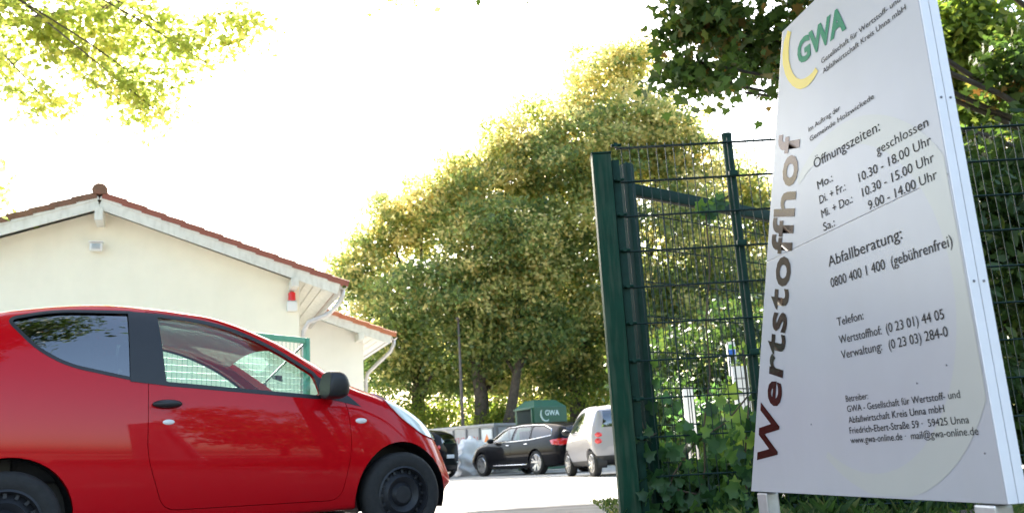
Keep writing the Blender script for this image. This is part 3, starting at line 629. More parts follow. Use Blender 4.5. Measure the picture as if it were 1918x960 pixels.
# ---- placing the parked cars by where their wheels stand
def place(px_f, px_r, Yr, wb, side_y, left_side):
    """near side wheels at image columns; returns centre of the car and heading"""
    Pr = gx(px_r, Yr); lo_, hi_ = R(5), R(88)
    for _ in range(50):
        psi = (lo_ + hi_) / 2; Yf = Yr + wb * math.sin(psi); Xf = Pr.x - wb * math.cos(psi); tgt = gx(px_f, Yf).x
        if Xf < tgt: lo_ = psi
        else: hi_ = psi
    fw = Vector((-math.cos(psi), math.sin(psi), 0)); lf = Vector((-fw.y, fw.x, 0))
    return Pr + fw * (wb / 2) - lf * side_y, math.atan2(fw.y, fw.x)
c_, h_ = place(908, 1011, 25.2, 2.94, .80, True)
wag = empty("estate_car", c_, h_, "parked black estate car with chrome window trim, between the white bag and the silver microcar", "car")
ST2 = [(-2.58, .42, .62, .68, .62, .86, .44, .96, 1.00), (-2.48, .30, .80, .86, .78, .97, .54, 1.14, 1.19), (-2.25, .24, .85, .91, .84, 1.0, .60, 1.27, 1.34), (-1.6, .20, .86, .925, .865, .98, .63, 1.36, 1.43), (-.5, .19, .865, .93, .87, .965, .64, 1.40, 1.475),
       (.2, .19, .865, .93, .87, .955, .64, 1.385, 1.455), (.7, .19, .865, .93, .87, .945, .64, 1.24, 1.31), (1.1, .19, .86, .925, .865, .935, .70, 1.05, 1.10), (1.35, .19, .855, .92, .85, .91, .74, .965, 1.0), (1.8, .19, .83, .90, .82, .84, .70, .885, .925),
       (2.1, .20, .77, .84, .74, .75, .62, .79, .82), (2.27, .23, .66, .72, .62, .62, .50, .66, .68), (2.35, .28, .50, .55, .46, .52, .36, .54, .55)]
WB_ = Body(ST2, .06, 4)
fwin = rnd([(.98, .985), (.50, 1.27), (.15, 1.345), (-.18, 1.365), (-.18, .985)], 1, .08); rwin = rnd([(-.25, .985), (-.25, 1.365), (-1.02, 1.355), (-1.12, .995)], 1, .06); qw2 = rnd([(-1.20, 1.0), (-1.10, 1.35), (-1.65, 1.315), (-2.05, 1.19), (-2.12, 1.06)], 1, .12)
sk = build_car(wag, WB_, M["blackpaint"], (-1.47, 1.47), (.335, .21, .235, .80, 'five'), [fwin, rwin, qw2], ["glass", "glass", "tint"], ([(.42, -.52), (.42, .52), (1.05, .66), (1.22, .40), (1.25, 0), (1.22, -.40), (1.05, -.66)], .96), ([(-.58, 1.02), (.58, 1.02), (.48, 1.25), (-.48, 1.25)], -2.8, -2.1, "tint"),
    [rnd([(1.08, .93), (.52, 1.32), (-.19, 1.40), (-.19, .30), (1.0, .30), (1.12, .6)], 1, .06), rnd([(-.24, 1.40), (-1.08, 1.385), (-1.2, .95), (-1.05, .50), (-.98, .30), (-.24, .30)], 1, .06)], (-2.35, 1.15, .42), .375, .55)
sk2 = boo(WB_.mesh(-.003), WB_.mesh(.008), 'DIFFERENCE')
for sy in (-1, 1):
    chain = [(1.02, .965), (.50, 1.30), (.15, 1.375), (-.5, 1.395), (-1.1, 1.38), (-1.65, 1.345), (-2.05, 1.22), (-2.17, 1.05), (-1.2, .972), (-.2, .96), (1.02, .965)]
    MB().tube([(x, sy * (WB_.y(x, z_) + .004), z_) for x, z_ in chain], .014, 6).obj("chrome_trim", M["chrome"], wag, True)
    MB().tube([(x, sy * (WB_.y(x, .30) + .006), .30) for x in np.linspace(-1.0, 1.0, 9)], .016, 6).obj("sill_trim", M["chrome"], wag, True)
    surf_patch(sk2, rnd([(-2.15, .92), (-2.6, .95), (-2.6, .76), (-2.25, .80)], 1, .15), M["lamp_r"], "tail_light", wag, sy, .35)
    surf_patch(sk2, rnd([(1.85, .82), (2.15, .74), (2.24, .60), (2.0, .62)], 1, .15), M["lamp"], "headlight", wag, sy, .3)
    ell((.72, sy * 1.00, 1.02), (.09, .12, .075), M["blackpaint"], "door_mirror", wag, 8)
    for x in (-.05, -1.0): ell((x, sy * (WB_.y(x, .85) + .01), .86), (.11, .02, .016), M["chrome"], "door_handle", wag, 6)
rbox("seat_back", (-.35, .38, .95), (.14, .5, .6), M["seat"], wag, .05); rbox("seat_back", (-.35, -.38, .95), (.14, .5, .6), M["seat"], wag, .05)
rbox("number_plate", (-2.60, 0, .62), (.012, .50, .11), M["white"], wag, .003)

c_, h_ = place(1073, 1120, 18.9, 1.867, .66, True)
mic = empty("microcar", c_ + Vector((-.03, .2, 0)), h_, "silver two-seater microcar parked between the black estate car and the gate post", "car")
ST3 = [(-1.27, .38, .56, .64, .60, .92, .50, 1.10, 1.14), (-1.22, .30, .68, .75, .70, .98, .57, 1.26, 1.31), (-1.08, .25, .71, .775, .745, 1.02, .60, 1.42, 1.48), (-.85, .24, .71, .78, .75, 1.02, .60, 1.475, 1.54), (-.3, .23, .71, .78, .75, 1.0, .60, 1.485, 1.555),
       (.25, .23, .71, .78, .745, .97, .60, 1.40, 1.47), (.6, .23, .71, .78, .74, .94, .61, 1.21, 1.28), (.85, .23, .70, .77, .72, .90, .61, 1.02, 1.07), (1.08, .24, .67, .74, .67, .82, .56, .89, .93), (1.27, .27, .58, .64, .55, .66, .44, .71, .74), (1.37, .33, .42, .46, .38, .50, .28, .52, .53)]
CB = Body(ST3, .04, 4)
sk = build_car(mic, CB, M["silver"], (-.933, .933), (.29, .17, .20, .67, 'multi'), [rnd([(.78, .985), (.30, 1.33), (-.05, 1.42), (-.42, 1.43), (-.50, 1.0)], 1, .1)], ["glass"], ([(.30, -.50), (.30, .50), (.80, .56), (.90, 0), (.80, -.56)], .95), ([(-.54, 1.06), (.54, 1.06), (.48, 1.42), (-.48, 1.42)], -1.5, -.98, "tint2"),
    [rnd([(.82, .93), (.32, 1.37), (-.05, 1.46), (-.48, 1.47), (-.56, .95), (-.52, .55), (-.35, .33), (.55, .33), (.72, .6)], 1, .08)], (-1.1, .82, .42), .325, .48)
sk2 = boo(CB.mesh(-.003), CB.mesh(.008), 'DIFFERENCE')
for sy in (-1, 1):
    for zz in (.90, .765):
        r_ = .062 if zz > .8 else .075; c = Vector((-1.235 + .03, sy * .585, zz)); ell((-1.205, sy * (.62 if zz > .8 else .635), zz), (.085, .10, r_ * 1.12), M["lamp_r"], "tail_light", mic, 8)
    surf_patch(sk2, [(-1.4, .45), (-1.4, .22), (-.9, .22), (-1.17, .45)], M["black"], "rear_bumper", mic, sy, .0)
    surf_patch(sk2, [(-.64, .36), (-.6, .20), (.62, .20), (.64, .33)], M["black"], "sill", mic, sy, .4)
    ell((.56, sy * .85, 1.02), (.07, .10, .07), M["black"], "door_mirror", mic, 8)
    rbox("head_rest", (-.45, sy * .33, 1.2), (.09, .3, .3), M["seat"], mic, .04)
rbox("number_plate", (-1.285, 0, .66), (.012, .50, .11), M["white"], mic, .003); mic.scale = (.97, .97, .96)
# dark hatchback just beyond the red car's nose (its tail points right)
Pd = gx(856, 27.5)
dk = empty("black_hatchback", Pd + Vector((-1.75, 1.2, 0)), R(180 - 22), "black hatchback half hidden behind the red car's nose, left of the white bulk bag", "car")
ST4 = [(a, b, c, d, e, f, g_, h, i) for a, b, c, d, e, f, g_, h, i in ST]
build_car(dk, Body(ST, .07, 4), M["blackpaint"], (-1.17, 1.17), (.29, .17, .2, .725, 'multi'), [qwin, dwin], ["tint", "glass"], None, ([(-.50, 1.06), (.50, 1.06), (.42, 1.34), (-.42, 1.34)], -1.8, -1.2, "tint2"), [door], (-1.50, .88, .40), .335, .50)
DKB = Body(ST, .1, 4)
for sy in (-1, 1):
    ell((-1.55, sy * .60, .93), (.07, .10, .10), M["lamp_r"], "tail_light", dk, 8); ell((-1.60, sy * .50, .48), (.05, .08, .04), M["lamp"], "rear_lamp", dk, 8)
rbox("number_plate", (-1.655, 0, .66), (.014, .50, .11), M["white"], dk, .003)
# ------------------------------------------------------------------ gabled building
BA = R(69); bd = Vector((math.sin(BA), math.cos(BA), 0)); bb = Vector((-bd.y, bd.x, 0))
if bb.y < 0: bb = -bb
P0 = at(187, 366, 13.5)
def uvb(x, y, b):
    d = Vector(ray(x, y)); o_ = P0 + bb * b - Vector((0, 0, CAM_H)); t = o_.dot(bb) / d.dot(bb); q = Vector((0, 0, CAM_H)) + d * t
    return (q - P0).dot(bd), q.z
def gable_house(name, label, org_u, org_b, apex_z, half, over, slope, depth, wallm, tm, mossy_left, verge_over=.42):
    """origin = point on the ground below the apex of the bargeboard plane"""
    o0 = P0 + bd * org_u + bb * org_b; o0.z = 0
    root = empty(name, o0, math.atan2(bd.y, bd.x), label, "building")      # local x = along gable, local y = into the building
    H0 = half + over; ez = apex_z - slope * H0
    ang = math.atan(slope); wt = apex_z - .16
    zc = wt - slope * half
    v = []
    for yy in (verge_over, verge_over + depth): v += [(-half, yy, -.1), (half, yy, -.1), (half, yy, zc), (0, yy, wt), (-half, yy, zc)]
    mk("wall", v, [(0, 1, 2, 3, 4), (9, 8, 7, 6, 5), (1, 6, 7, 2), (0, 4, 9, 5)], wallm, root)
    roof = MB()
    for s in (-1, 1):
        roof.bar((0, verge_over + depth / 2 + .1, apex_z - .03), (s * H0, verge_over + depth / 2 + .1, ez - .03), depth + .4, .03)
    rf = roof.obj("roof", M["board"], root)
    for s in (-1, 1):        # bargeboards and soffit boards
        MB().bar((s * .012, .0, apex_z - .15 - .012 * slope), (s * (H0 - .04), .0, ez - .12), .028, .19).obj("bargeboard", M["board"], root)
        MB().bar((s * .012, -.022, apex_z - .066), (s * (H0 - .02), -.022, ez - .058 + .02), .02, .055).obj("verge_moulding", M["board"], root)
        n = 4
        for i in range(int(over / .14)):
            u_ = half + .06 + i * .14
            if u_ > H0 - .08: break
            MB().box((s * u_, verge_over + depth / 2 - .2, apex_z - slope * u_ - .085), (.137, depth + .35, .02), Matrix.Rotation(s * ang, 3, 'Y')).obj("soffit_board", M["board"], root)
        for i in range(3):
            u_ = .12 + i * .0
        # boards under the gable overhang
        for i in range(int(H0 / .16)):
            u_ = .1 + i * .16
            if u_ > half - .05: break
            MB().box((s * u_, verge_over / 2 + .01, apex_z - slope * u_ - .085), (.157, verge_over - .05, .02), Matrix.Rotation(s * ang, 3, 'Y')).obj("soffit_board", M["board"], root)
        # gutter: half round trough along the eave
        gm = MB(); prof = [(.058 * math.cos(R(t)), .058 * math.sin(R(t))) for t in range(180, 361, 20)] + [(.052 * math.cos(R(t)), .052 * math.sin(R(t))) for t in range(360, 179, -20)]
        k = len(prof); gx_ = s * (H0 + .05); n0 = 0
        gm.v = [(gx_ + p[0], yy, ez - .06 + p[1]) for yy in (-.03, verge_over + depth + .1) for p in prof]
        gm.f = [(i, (i + 1) % k, k + (i + 1) % k, k + i) for i in range(k)] + [tuple(range(k))[::-1], tuple(range(k, 2 * k))]
        gm.obj("gutter", M["zinc"], root, True, 50)
        # verge tiles, one by one, each overlapping the one below
        step = .318; tl = None; nT = int(H0 / math.cos(ang) / step) + 1
        for i in range(nT):
            t0 = i * step + .05; L = step + .05
            if t0 + step > H0 / math.cos(ang) + .12: break
            if tl is None:
                b_ = MB(); w_, hh = .30, .105; pr = []
                prof_ = [(0, -.085), (-.004, -.02), (.0, .0), (.02, .020), (.06, .032), (.11, .030), (.16, .012), (.22, .006), (.27, .014), (.30, .02), (.30, .004), (.02, -.02), (.014, -.085)]
                k_ = len(prof_); b_.v = [(0, p[0], p[1]) for p in prof_] + [(L, p[0], p[1] ) for p in prof_]
                b_.f = [(q, (q + 1) % k_, k_ + (q + 1) % k_, k_ + q) for q in range(k_)] + [tuple(range(k_))[::-1], tuple(range(k_, 2 * k_))]
                tl = mk("tile", b_.v, b_.f, tm if not (mossy_left and s < 0) else M["tile_m"], rf, True, 40); ob = tl
            else:
                ob = tl.copy(); COL.objects.link(ob); ob.parent = rf
            if mossy_left and s < 0 and i == 0: pass
            d_ = Vector((s * math.cos(ang), 0, -math.sin(ang))); nrm_ = Vector((s * math.sin(ang), 0, math.cos(ang)))
            # local x down the slope, local y into the roof, lower end raised a little over the tile below
            tilt = -R(3.6); xd = (d_ * math.cos(tilt) - nrm_ * math.sin(tilt)); 
            yd = Vector((0, 1, 0)); zd = xd.cross(yd) if s > 0 else xd.cross(yd); 
            if zd.z < 0: zd = -zd
            Mx = Matrix((xd, yd, zd)).transposed().to_4x4()
            p_ = Vector((0, -.045 + random.uniform(-.003, .003), apex_z + .006)) + d_ * t0 + nrm_ * (.022)
            ob.matrix_local = Matrix.Translation(p_) @ Mx @ Matrix.Rotation(random.uniform(-.006, .006), 4, 'Z')
        # roofing behind the verge course: ribbed sheet of tiles
        rb_ = MB(); ny = int((depth) / .1); nx = nT
        for i in range(nx):
            for q in (0, 1):
                t = i * step + q * step + .05
                for j in range(ny + 1):
                    y_ = .26 + j * .1; hgt = .02 + (.022 if q else .0) + .015 * math.cos(j * math.pi)
                    p_ = Vector((0, y_, apex_z + .012)) + Vector((s * math.cos(ang), 0, -math.sin(ang))) * min(t, H0 / math.cos(ang) + .08) + Vector((s * math.sin(ang), 0, math.cos(ang))) * hgt
                    rb_.v.append(tuple(p_))
        for r_ in range(2 * nx - 1):
            for j in range(ny): a = r_ * (ny + 1) + j; rb_.f.append((a, a + 1, a + ny + 2, a + ny + 1))
        tag(rb_.obj("roof_tiles", tm, rf), kind='stuff')
    # ridge tiles
    rl = MB(); prof = [(.105, -.03), (.112, .01), (.1, .05), (.07, .085), (.03, .105), (-.03, .105), (-.07, .085), (-.1, .05), (-.112, .01), (-.105, -.03)]
    prof = [(.10, -.06), (.12, -.01), (.112, .04), (.082, .085), (.035, .112), (-.035, .112), (-.082, .085), (-.112, .04), (-.12, -.01), (-.10, -.06)]
    k = len(prof); rl.v = [(p[0], 0, p[1]) for p in prof] + [(p[0] * .93, .36, p[1] * .93) for p in prof]; rl.f = [(i, (i + 1) % k, k + (i + 1) % k, k + i) for i in range(k)] + [tuple(range(k))[::-1], tuple(range(k, 2 * k))]
    r0_ = rl.obj("ridge_tile", M["tile_m"] if mossy_left else tm, rf, True, 50); r0_.location = (0, -.07, apex_z + .055)
    for i in range(1, int(depth / .33)):
        c = r0_.copy(); COL.objects.link(c); c.parent = rf; c.location = (0, -.07 + i * .33, apex_z + .055)
    # purlin ends
    for u_ in (0, -half + .12, half - .12):
        zt = apex_z - slope * abs(u_) - .20
        rbox("purlin_end", (u_, verge_over / 2 - .02, zt - (.09 if u_ else .13)), (.12, verge_over + .06, .15 if u_ else .22), M["board"], root, .01)
    return root, H0, ez
main, H0m, ezm = gable_house("gabled_building", "low cream rendered building with red tiled gable roof behind the red car", 0, 0, 5.00, 3.20, .66, .360, 9.0, M["plaster"], M["tile"], True)
def downpipe(root, pts, r=.042):
    MB().tube(pts, r, 12).obj("downpipe", M["zinc"], root, True)
vo = .42
ub, zb_ = uvb(578, 606, 0.25); 
downpipe(main, [(H0m + .05, .12, ezm - .10), (H0m + .045, .12, ezm - .20), (H0m - .03, .14, ezm - .36), (H0m - .20, .20, ezm - .53), (3.36, .40, zb_ + .06), (3.275, .47, zb_ - .10), (3.265, .48, zb_ - .3), (3.265, .48, 0)])
for zz, xx, yy in ((ezm - .50, H0m - .19, .195), (2.6, 3.265, .48)): rbox("pipe_clamp", (xx, yy, zz), (.10, .10, .03), M["zinc"], main, .004)
ann_u, ann_b = 1.45, 4.0
e_u, e_z = uvb(735, 630, 4.0); c_u, _z = uvb(681, 700, 4.42)
annH = e_u - ann_u; ann_half = c_u - ann_u
ann, H0a, eza = gable_house("low_annexe", "lower white annexe with bright orange tiled eave, right of the gabled building", ann_u, ann_b, e_z + .05 + .36 * annH, ann_half, annH - ann_half, .36, 6.0, M["plaster2"], M["tile_o"], False)
downpipe(ann, [(H0a + .05, .10, eza - .10), (H0a + .05, .11, eza - .20), (H0a - .02, .14, eza - .36), (H0a - .30, .30, eza - .62), (ann_half + .10, .44, eza - .80), (ann_half + .06, .47, eza - .95), (ann_half + .06, .48, 0)])
def wallpt(x, y): u_, z_ = uvb(x, y, vo); return P0 + bd * u_ + bb * (vo) + Vector((0, 0, z_ - P0.z))
p = wallpt(181, 465)
fl = empty("flood_lamp", p, math.atan2(bd.y, bd.x), "small white flood lamp on the gable wall below the ridge beam", "lamp")
rbox("housing", (0, -.10, .0), (.19, .10, .13), M["white"], fl, .015); rbox("lens", (0, -.155, -.0), (.13, .012, .09), M["steel"], fl, .005); rbox("bracket", (0, -.03, .0), (.05, .06, .05), M["white"], fl, .005); rbox("visor", (0, -.13, .075), (.22, .13, .012), M["white"], fl, .004)
p = wallpt(546, 566)
bc = empty("warning_beacon", p, math.atan2(bd.y, bd.x), "red warning beacon on a white box near the right corner of the gable wall", "warning light")
rbox("housing", (0, -.055, -.08), (.17, .10, .17), M["white"], bc, .012)
MB().lathe([(0, .20), (.03, .198), (.056, .18), (.062, .15), (.064, .03), (0, .028)], 20, (0, -.06, -.02), 'z').obj("beacon_dome", M["red_lamp"], bc, True, 40)
rbox("foot_ring", (0, -.06, .008), (.15, .12, .012), M["steel"], bc, .003)
# near left gate leaf in front of the building
ga = R(34); g1 = at(578, 633, 9.6); gdir = Vector((-math.sin(ga), -math.cos(ga), 0))
GW_ = 2.7; gr = empty("yard_gate", (g1.x, g1.y, 0), math.atan2(gdir.y, gdir.x), "mid green mesh gate leaf seen through and above the red car's front window", "gate")
gz = g1.z
rbox("stile", (.03, 0, gz / 2), (.06, .05, gz), M["green_g"], gr, .005); rbox("stile", (GW_ - .03, 0, gz / 2), (.06, .05, gz), M["green_g"], gr, .005)
rbox("top_rail", (GW_ / 2, 0, gz - .03), (GW_ - .125, .045, .06), M["green_g"], gr, .005); rbox("bottom_rail", (GW_ / 2, 0, .12), (GW_ - .125, .045, .06), M["green_g"], gr, .005)
MB().tube([(.07, -.02, gz - .08), (1.35, -.02, .75)], .012, 8).obj("brace", M["black"], gr, True)
w_ = MB().tube([(0, 0, .15), (0, 0, gz - .05)], .0024, 5).obj("upright_wire", M["green_g"], gr); w_.location = (.10, 0, 0)
for i in range(1, int((GW_ - .12) / .055)):
    c = w_.copy(); COL.objects.link(c); c.parent = gr; c.location = (.10 + i * .055, 0, 0)
w_ = MB().tube([(.06, .004, 0), (GW_ - .06, .004, 0)], .0024, 5).obj("cross_wire", M["green_g"], gr); w_.location = (0, 0, .2)
for i in range(1, int((gz - .28) / .062)):
    c = w_.copy(); COL.objects.link(c); c.parent = gr; c.location = (0, 0, .2 + i * .062)
for px, py, sz in ((521, 706, .07), (490, 722, .09), (430, 662, .08)):
    d = Vector(ray(px, py)); nn = Vector((-gdir.y, gdir.x, 0)); t = (Vector((g1.x, g1.y, CAM_H)) - Vector((0, 0, CAM_H))).dot(nn) / d.dot(nn); q = Vector((0, 0, CAM_H)) + d * t - Vector((g1.x, g1.y, 0))
    lx = q.dot(gdir); o_ = MB().box((lx, 0, q.z), (sz, .05, sz * .5)); o_.bar((lx - sz, -.02, q.z - .03), (lx + sz * .8, -.02, q.z), .02, .02); o_.obj("latch", M["black"], gr)

# ------------------------------------------------------------------ yard things
# skip container
cr = gx(931, 31.0); cl = gx(780, 33.4); cd = (cl - cr).normalized(); cb = Vector((cd.y, -cd.x, 0));
if cb.y < 0: cb = -cb
sk_ = empty("skip_container", cr, math.atan2(cd.y, cd.x), "long light grey ribbed steel skip with faded red lettering behind the bulk bag", "skip")
L = 6.0; Hc = 1.70; sgn = 1 if Vector((-cd.y, cd.x, 0)).dot(cb) > 0 else -1; D_ = 2.2
def cbx(name, x, y, z, sx, sy_, sz, mt, w=.01): return rbox(name, (x, sgn * y, z), (sx, sy_, sz), mt, sk_, w)
cbx("side_wall", L / 2, 0.0, Hc / 2 + .05, L, .04, Hc - .15, M["skip"]); cbx("side_wall", L / 2, D_, Hc / 2 + .05, L, .04, Hc - .15, M["skip"])
cbx("end_wall", 0.02, D_ / 2, Hc / 2 + .05, .04, D_ - .05, Hc - .15, M["skip"]); cbx("end_wall", L - .02, D_ / 2, Hc / 2 + .05, .04, D_ - .05, Hc - .15, M["skip"])
cbx("floor_frame", L / 2, D_ / 2, .12, L - .1, D_ - .1, .12, M["skip"])
cbx("top_rail", L / 2, -.02, Hc - .03, L + .06, .10, .09, M["skip"]); cbx("top_rail", -.0, D_ / 2, Hc - .028, .10, D_ - .1, .085, M["skip"])
for i in range(10): cbx("rib", .05 + i * .62, -.05, Hc / 2, .06, .06, Hc - .22, M["skip_shade"])  # ribs painted darker to stand in for the shadows between them
for i in range(4): rbox("rib", (-.04, sgn * (.1 + i * .66), Hc / 2), (.05, .06, Hc - .22), M["skip_shade"], sk_)
# faded, unreadable red lettering strokes
lt = MB()
for i in range(11):
    x = .80 + i * .125
    if i % 5 == 4: continue
    lt.box((x, -sgn * .024, 1.20), (.028, .003, .22)); 
    if i % 2: lt.box((x + .035, -sgn * .024, 1.295), (.07, .003, .03))
    else: lt.box((x + .035, -sgn * .024, 1.115), (.07, .003, .03))
lt.obj("faded_lettering", M["skip_red"], sk_)
def tri_sign(root, c, s):
    mk("warning_triangle", [(c[0] - s, c[1], c[2] - s * .8), (c[0] + s, c[1], c[2] - s * .8), (c[0], c[1], c[2] + s)], [(0, 1, 2)], M["orange"], root)
cbx("placard", .34, -.035, 1.22, .46, .012, .60, M["white"], .002)
s_ = .13; mk("warning_triangle", [(.34 - s_, -sgn * .044, 1.10), (.34 + s_, -sgn * .044, 1.10), (.34, -sgn * .044, 1.38)], [(0, 1, 2)], M["orange"], sk_)
# bulk bag
bgp = gx(884, 30.3)
bm = bmesh.new(); bmesh.ops.create_cube(bm, size=1.0); bmesh.ops.subdivide_edges(bm, edges=list(bm.edges), cuts=13, use_grid_fill=True)
for v_ in bm.verts:
    x, y, z_ = v_.co; t = z_ + .5
    f = 1 + .10 * math.sin(t * 3.1) - .28 * max(0, t - .62) / .38
    v_.co.x = x * f * 1.02 + .03 * math.sin(z_ * 17 + y * 9); v_.co.y = y * f * 1.02 + .03 * math.sin(z_ * 13 + x * 11)
    v_.co.z = t * 1.0 + (.0 if t < .9 else .10 * math.sin(x * 9 + 1) * math.cos(y * 8) + .26 * (1 - abs(x) * 1.9) )
    v_.co += Vector((math.sin(x * 7 + z_ * 21), math.cos(y * 7 + z_ * 19), math.sin(x * 13 + y * 11))) * .030 + Vector((math.sin(z_ * 31 + x * 15), math.sin(z_ * 27 + y * 12), 0)) * .014
for v_ in bm.verts: v_.co.z = max(0, v_.co.z)
me = bpy.data.meshes.new("bag_body"); bm.to_mesh(me); bm.free()
bag = empty("bulk_bag", bgp, R(20), "crumpled white bulk bag filled to the top, between the two black cars", "bulk bag"); link("bag_body", me, M["bag"], bag, True); bag.scale = (1.02, 1.02, .98)
for sx in (-1, 1):
    MB().tube([(sx * .36, -.36, .86), (sx * .30, -.33, 1.12), (sx * .12, -.30, 1.18), (sx * .02, -.32, 1.02)], .022, 6).obj("lifting_loop", M["bag"], bag, True)
# green collection container
gcp = gx(1007, 29.5); gh = 2.34
gc = empty("collection_container", gcp, R(34), "green metal collection container with sloping top and pale logo behind the black estate car", "container")
WX, WY = 1.42, 1.25
a_ = R(0)
def cont(pts, name, mt): return mk(name, [p for p in pts], [], mt, gc)
bx = MB()
# body: right face along local x, left face along -x,+y (rotated root); corner at origin
xr, yl = 1.36, 1.15
bot = [(0, 0), (xr, 0), (xr, yl), (0, yl)]
body_pts = [(x, y, .08) for x, y in bot] + [(x, y, gh - .22) for x, y in bot]
ridge = [(.22, .30, gh + .02), (xr - .22, .30, gh + .02), (xr - .22, yl - .3, gh + .02), (.22, yl - .3, gh + .02)]
bx.add(body_pts + ridge, [(0, 3, 2, 1), (0, 1, 5, 4), (1, 2, 6, 5), (2, 3, 7, 6), (4, 5, 9, 8), (5, 6, 10, 9), (6, 7, 11, 10), (7, 4, 8, 11), (8, 9, 10, 11), (3, 0, 4, 7)])
o = bx.obj("container_body", M["bin"], gc); bevel(o, .015, 1)
rbox("filling_opening", (-.004, yl / 2, gh - .55), (.02, yl - .28, .52), M["bin_d"], gc, .004)
rbox("opening_frame", (-.03, yl / 2, gh - .27), (.12, yl - .1, .05), M["bin"], gc, .006); rbox("opening_frame", (-.02, .08, gh - .55), (.07, .05, .56), M["bin"], gc, .006)
rbox("opening_frame", (-.03, yl / 2, gh - .84), (.10, yl - .1, .05), M["bin"], gc, .006)
pts = []
for i in range(15): t = R(140 + 165 * i / 14); pts.append((.46 + .20 * math.cos(t), -.019, gh - .48 + .22 * math.sin(t)))
MB().tube(pts, [.012 + .016 * math.sin(math.pi * i / 14) for i in range(15)], 6).obj("logo_arc", M["pale"], gc)
me = text_mesh("GWA", .02); 
for v_ in me.vertices: v_.co = Vector((.43 + v_.co.x * .24, -.018, gh - .51 + v_.co.y * .24))
link("lettering", me, M["pale"], gc)
# lamp post
lp = gx(871, 34.0); lt_ = at(858, 600, 34.0)
lamp = empty("lamp_post", lp, 0, "slim grey lamp post standing among the trees behind the skip", "lamp post")
MB().tube([(0, 0, 0), (0, 0, lt_.z * .5), (0, 0, lt_.z)], [.07, .06, .04], 10).obj("mast", M["bark2"], lamp, True); rbox("lamp_head", (.0, -.2, lt_.z + .03), (.14, .5, .08), M["bark2"], lamp, .03)
# notice boards in the yard seen through the fence
def board(px0, py0, px1, py1, Y, label, mats="white", name="notice_board"):
    a = at(px0, py0, Y); b = at(px1, py1, Y); g = Vector(((a.x + b.x) / 2, Y, 0)); r = empty(name, g, R(-6), label, "sign")
    w, h = abs(b.x - a.x), a.z - b.z; zc = (a.z + b.z) / 2
    rbox("board", (0, 0, zc), (w, .02, h), M[mats], r, .004)
    for s in (-1, 1): MB().tube([(s * w * .4, .03, 0), (s * w * .4, .03, a.z - .03)], .02, 8).obj("post", M["steel"], r, True)
    return r, w, h, zc
board(1279, 726, 1306, 812, 12.0, "narrow upright white board standing among leaves behind the mesh fence")
r_, w, h, zc = board(1370, 686, 1412, 800, 11.0, "wider white board right beside the round fence post, behind the mesh")
for i in range(3): rbox("printed_band", (0, -.012, zc + h * (.30 - .27 * i)), (w * .8, .004, h * .03), M["skip"], r_, .001)
r_, w, h, zc = board(1361, 640, 1378, 664, 12.5, "tiny blue green and white square sign on a post, high behind the mesh fence", name="small_sign")
rbox("blue_field", (0, -.013, zc - h * .28), (w * .94, .004, h * .38), M["blue"], r_, .001); rbox("green_field", (0, -.013, zc + h * .12), (w * .6, .004, h * .34), M["signg"], r_, .001)

# ------------------------------------------------------------------ trees
def blobs_px(lst, Y):
    out = []
    for px, py, rx, ry, dy in lst:
        c = at(px, py, Y + dy); s = (Y + dy) / FOC; out.append((c, (rx * s, max(rx, ry) * s * .85, ry * s)))
    return out
G_ = "row of tall trees behind the yard"
def yt(px, Y, lab, bl, ncl, seed, r0=.32, lean=(0, 0), th=9.0, **kw):
    tree("broadleaf_tree", gx(px, Y), th, r0, blobs_px(bl, Y), int(ncl * 1.0), 70, .74, .20, 'rhomb', 'l_yard', lab, group=G_, seed=seed, lean=lean, sun_warm=.33, **kw)
yt(790, 38, "leftmost tree of the row, low rounded crown reaching down beside the annexe roof", [(690, 500, 75, 75, 0), (740, 430, 90, 80, 1), (800, 400, 95, 85, 0), (720, 600, 90, 80, -1), (720, 690, 70, 45, 1), (800, 700, 70, 45, 0), (800, 560, 100, 90, -2), (850, 660, 80, 55, -1), (650, 520, 40, 50, 0), (760, 660, 70, 60, 0)], 760, 21)
yt(905, 36.5, "second tree of the row, yellowing crown above the grey lamp post", [(880, 380, 95, 95, 0), (950, 300, 90, 90, 1), (860, 320, 55, 50, 0), (940, 450, 110, 90, -1), (880, 540, 100, 90, -1), (930, 640, 90, 60, 0), (880, 700, 70, 40, 1), (960, 700, 60, 40, 1), (1000, 560, 70, 80, -1)], 760, 22)
yt(935, 35.5, "tree with dark leaning trunk and open crown behind the white bag", [(1000, 470, 70, 70, 0), (960, 560, 70, 60, 0), (1010, 620, 75, 50, 0), (890, 600, 60, 60, 0)], 330, 23, r0=.24, lean=(1.6, 0), th=7.0)
yt(1092, 38, "tallest tree of the row, golden crown rising over the green gate post", [(1030, 240, 90, 90, 0), (1130, 150, 95, 90, 1), (1180, 110, 60, 55, 0), (1100, 300, 120, 110, -1), (1060, 440, 120, 110, -1), (1180, 260, 100, 110, 0), (1130, 560, 110, 100, -1), (1060, 640, 90, 70, 0), (1050, 710, 80, 40, 1), (1120, 700, 60, 50, 0), (1000, 360, 70, 60, 0)], 1200, 24, r0=.42, th=12)
yt(1255, 37, "rightmost tree of the row, thin yellow crown seen through the mesh fence", [(1230, 240, 95, 100, 0), (1300, 330, 85, 90, 0), (1250, 440, 110, 110, -1), (1370, 420, 80, 80, 1), (1330, 540, 110, 80, 0), (1230, 600, 100, 80, -1), (1400, 330, 45, 55, 0), (1440, 400, 60, 80, 1), (1450, 520, 70, 80, 0)], 900, 25, th=10)
yt(1000, 43, "dim tree filling the gap behind the container", [(1000, 600, 130, 90, 0), (870, 680, 110, 60, 0), (1130, 660, 120, 80, 0), (720, 640, 70, 70, 0)], 480, 26, th=6)
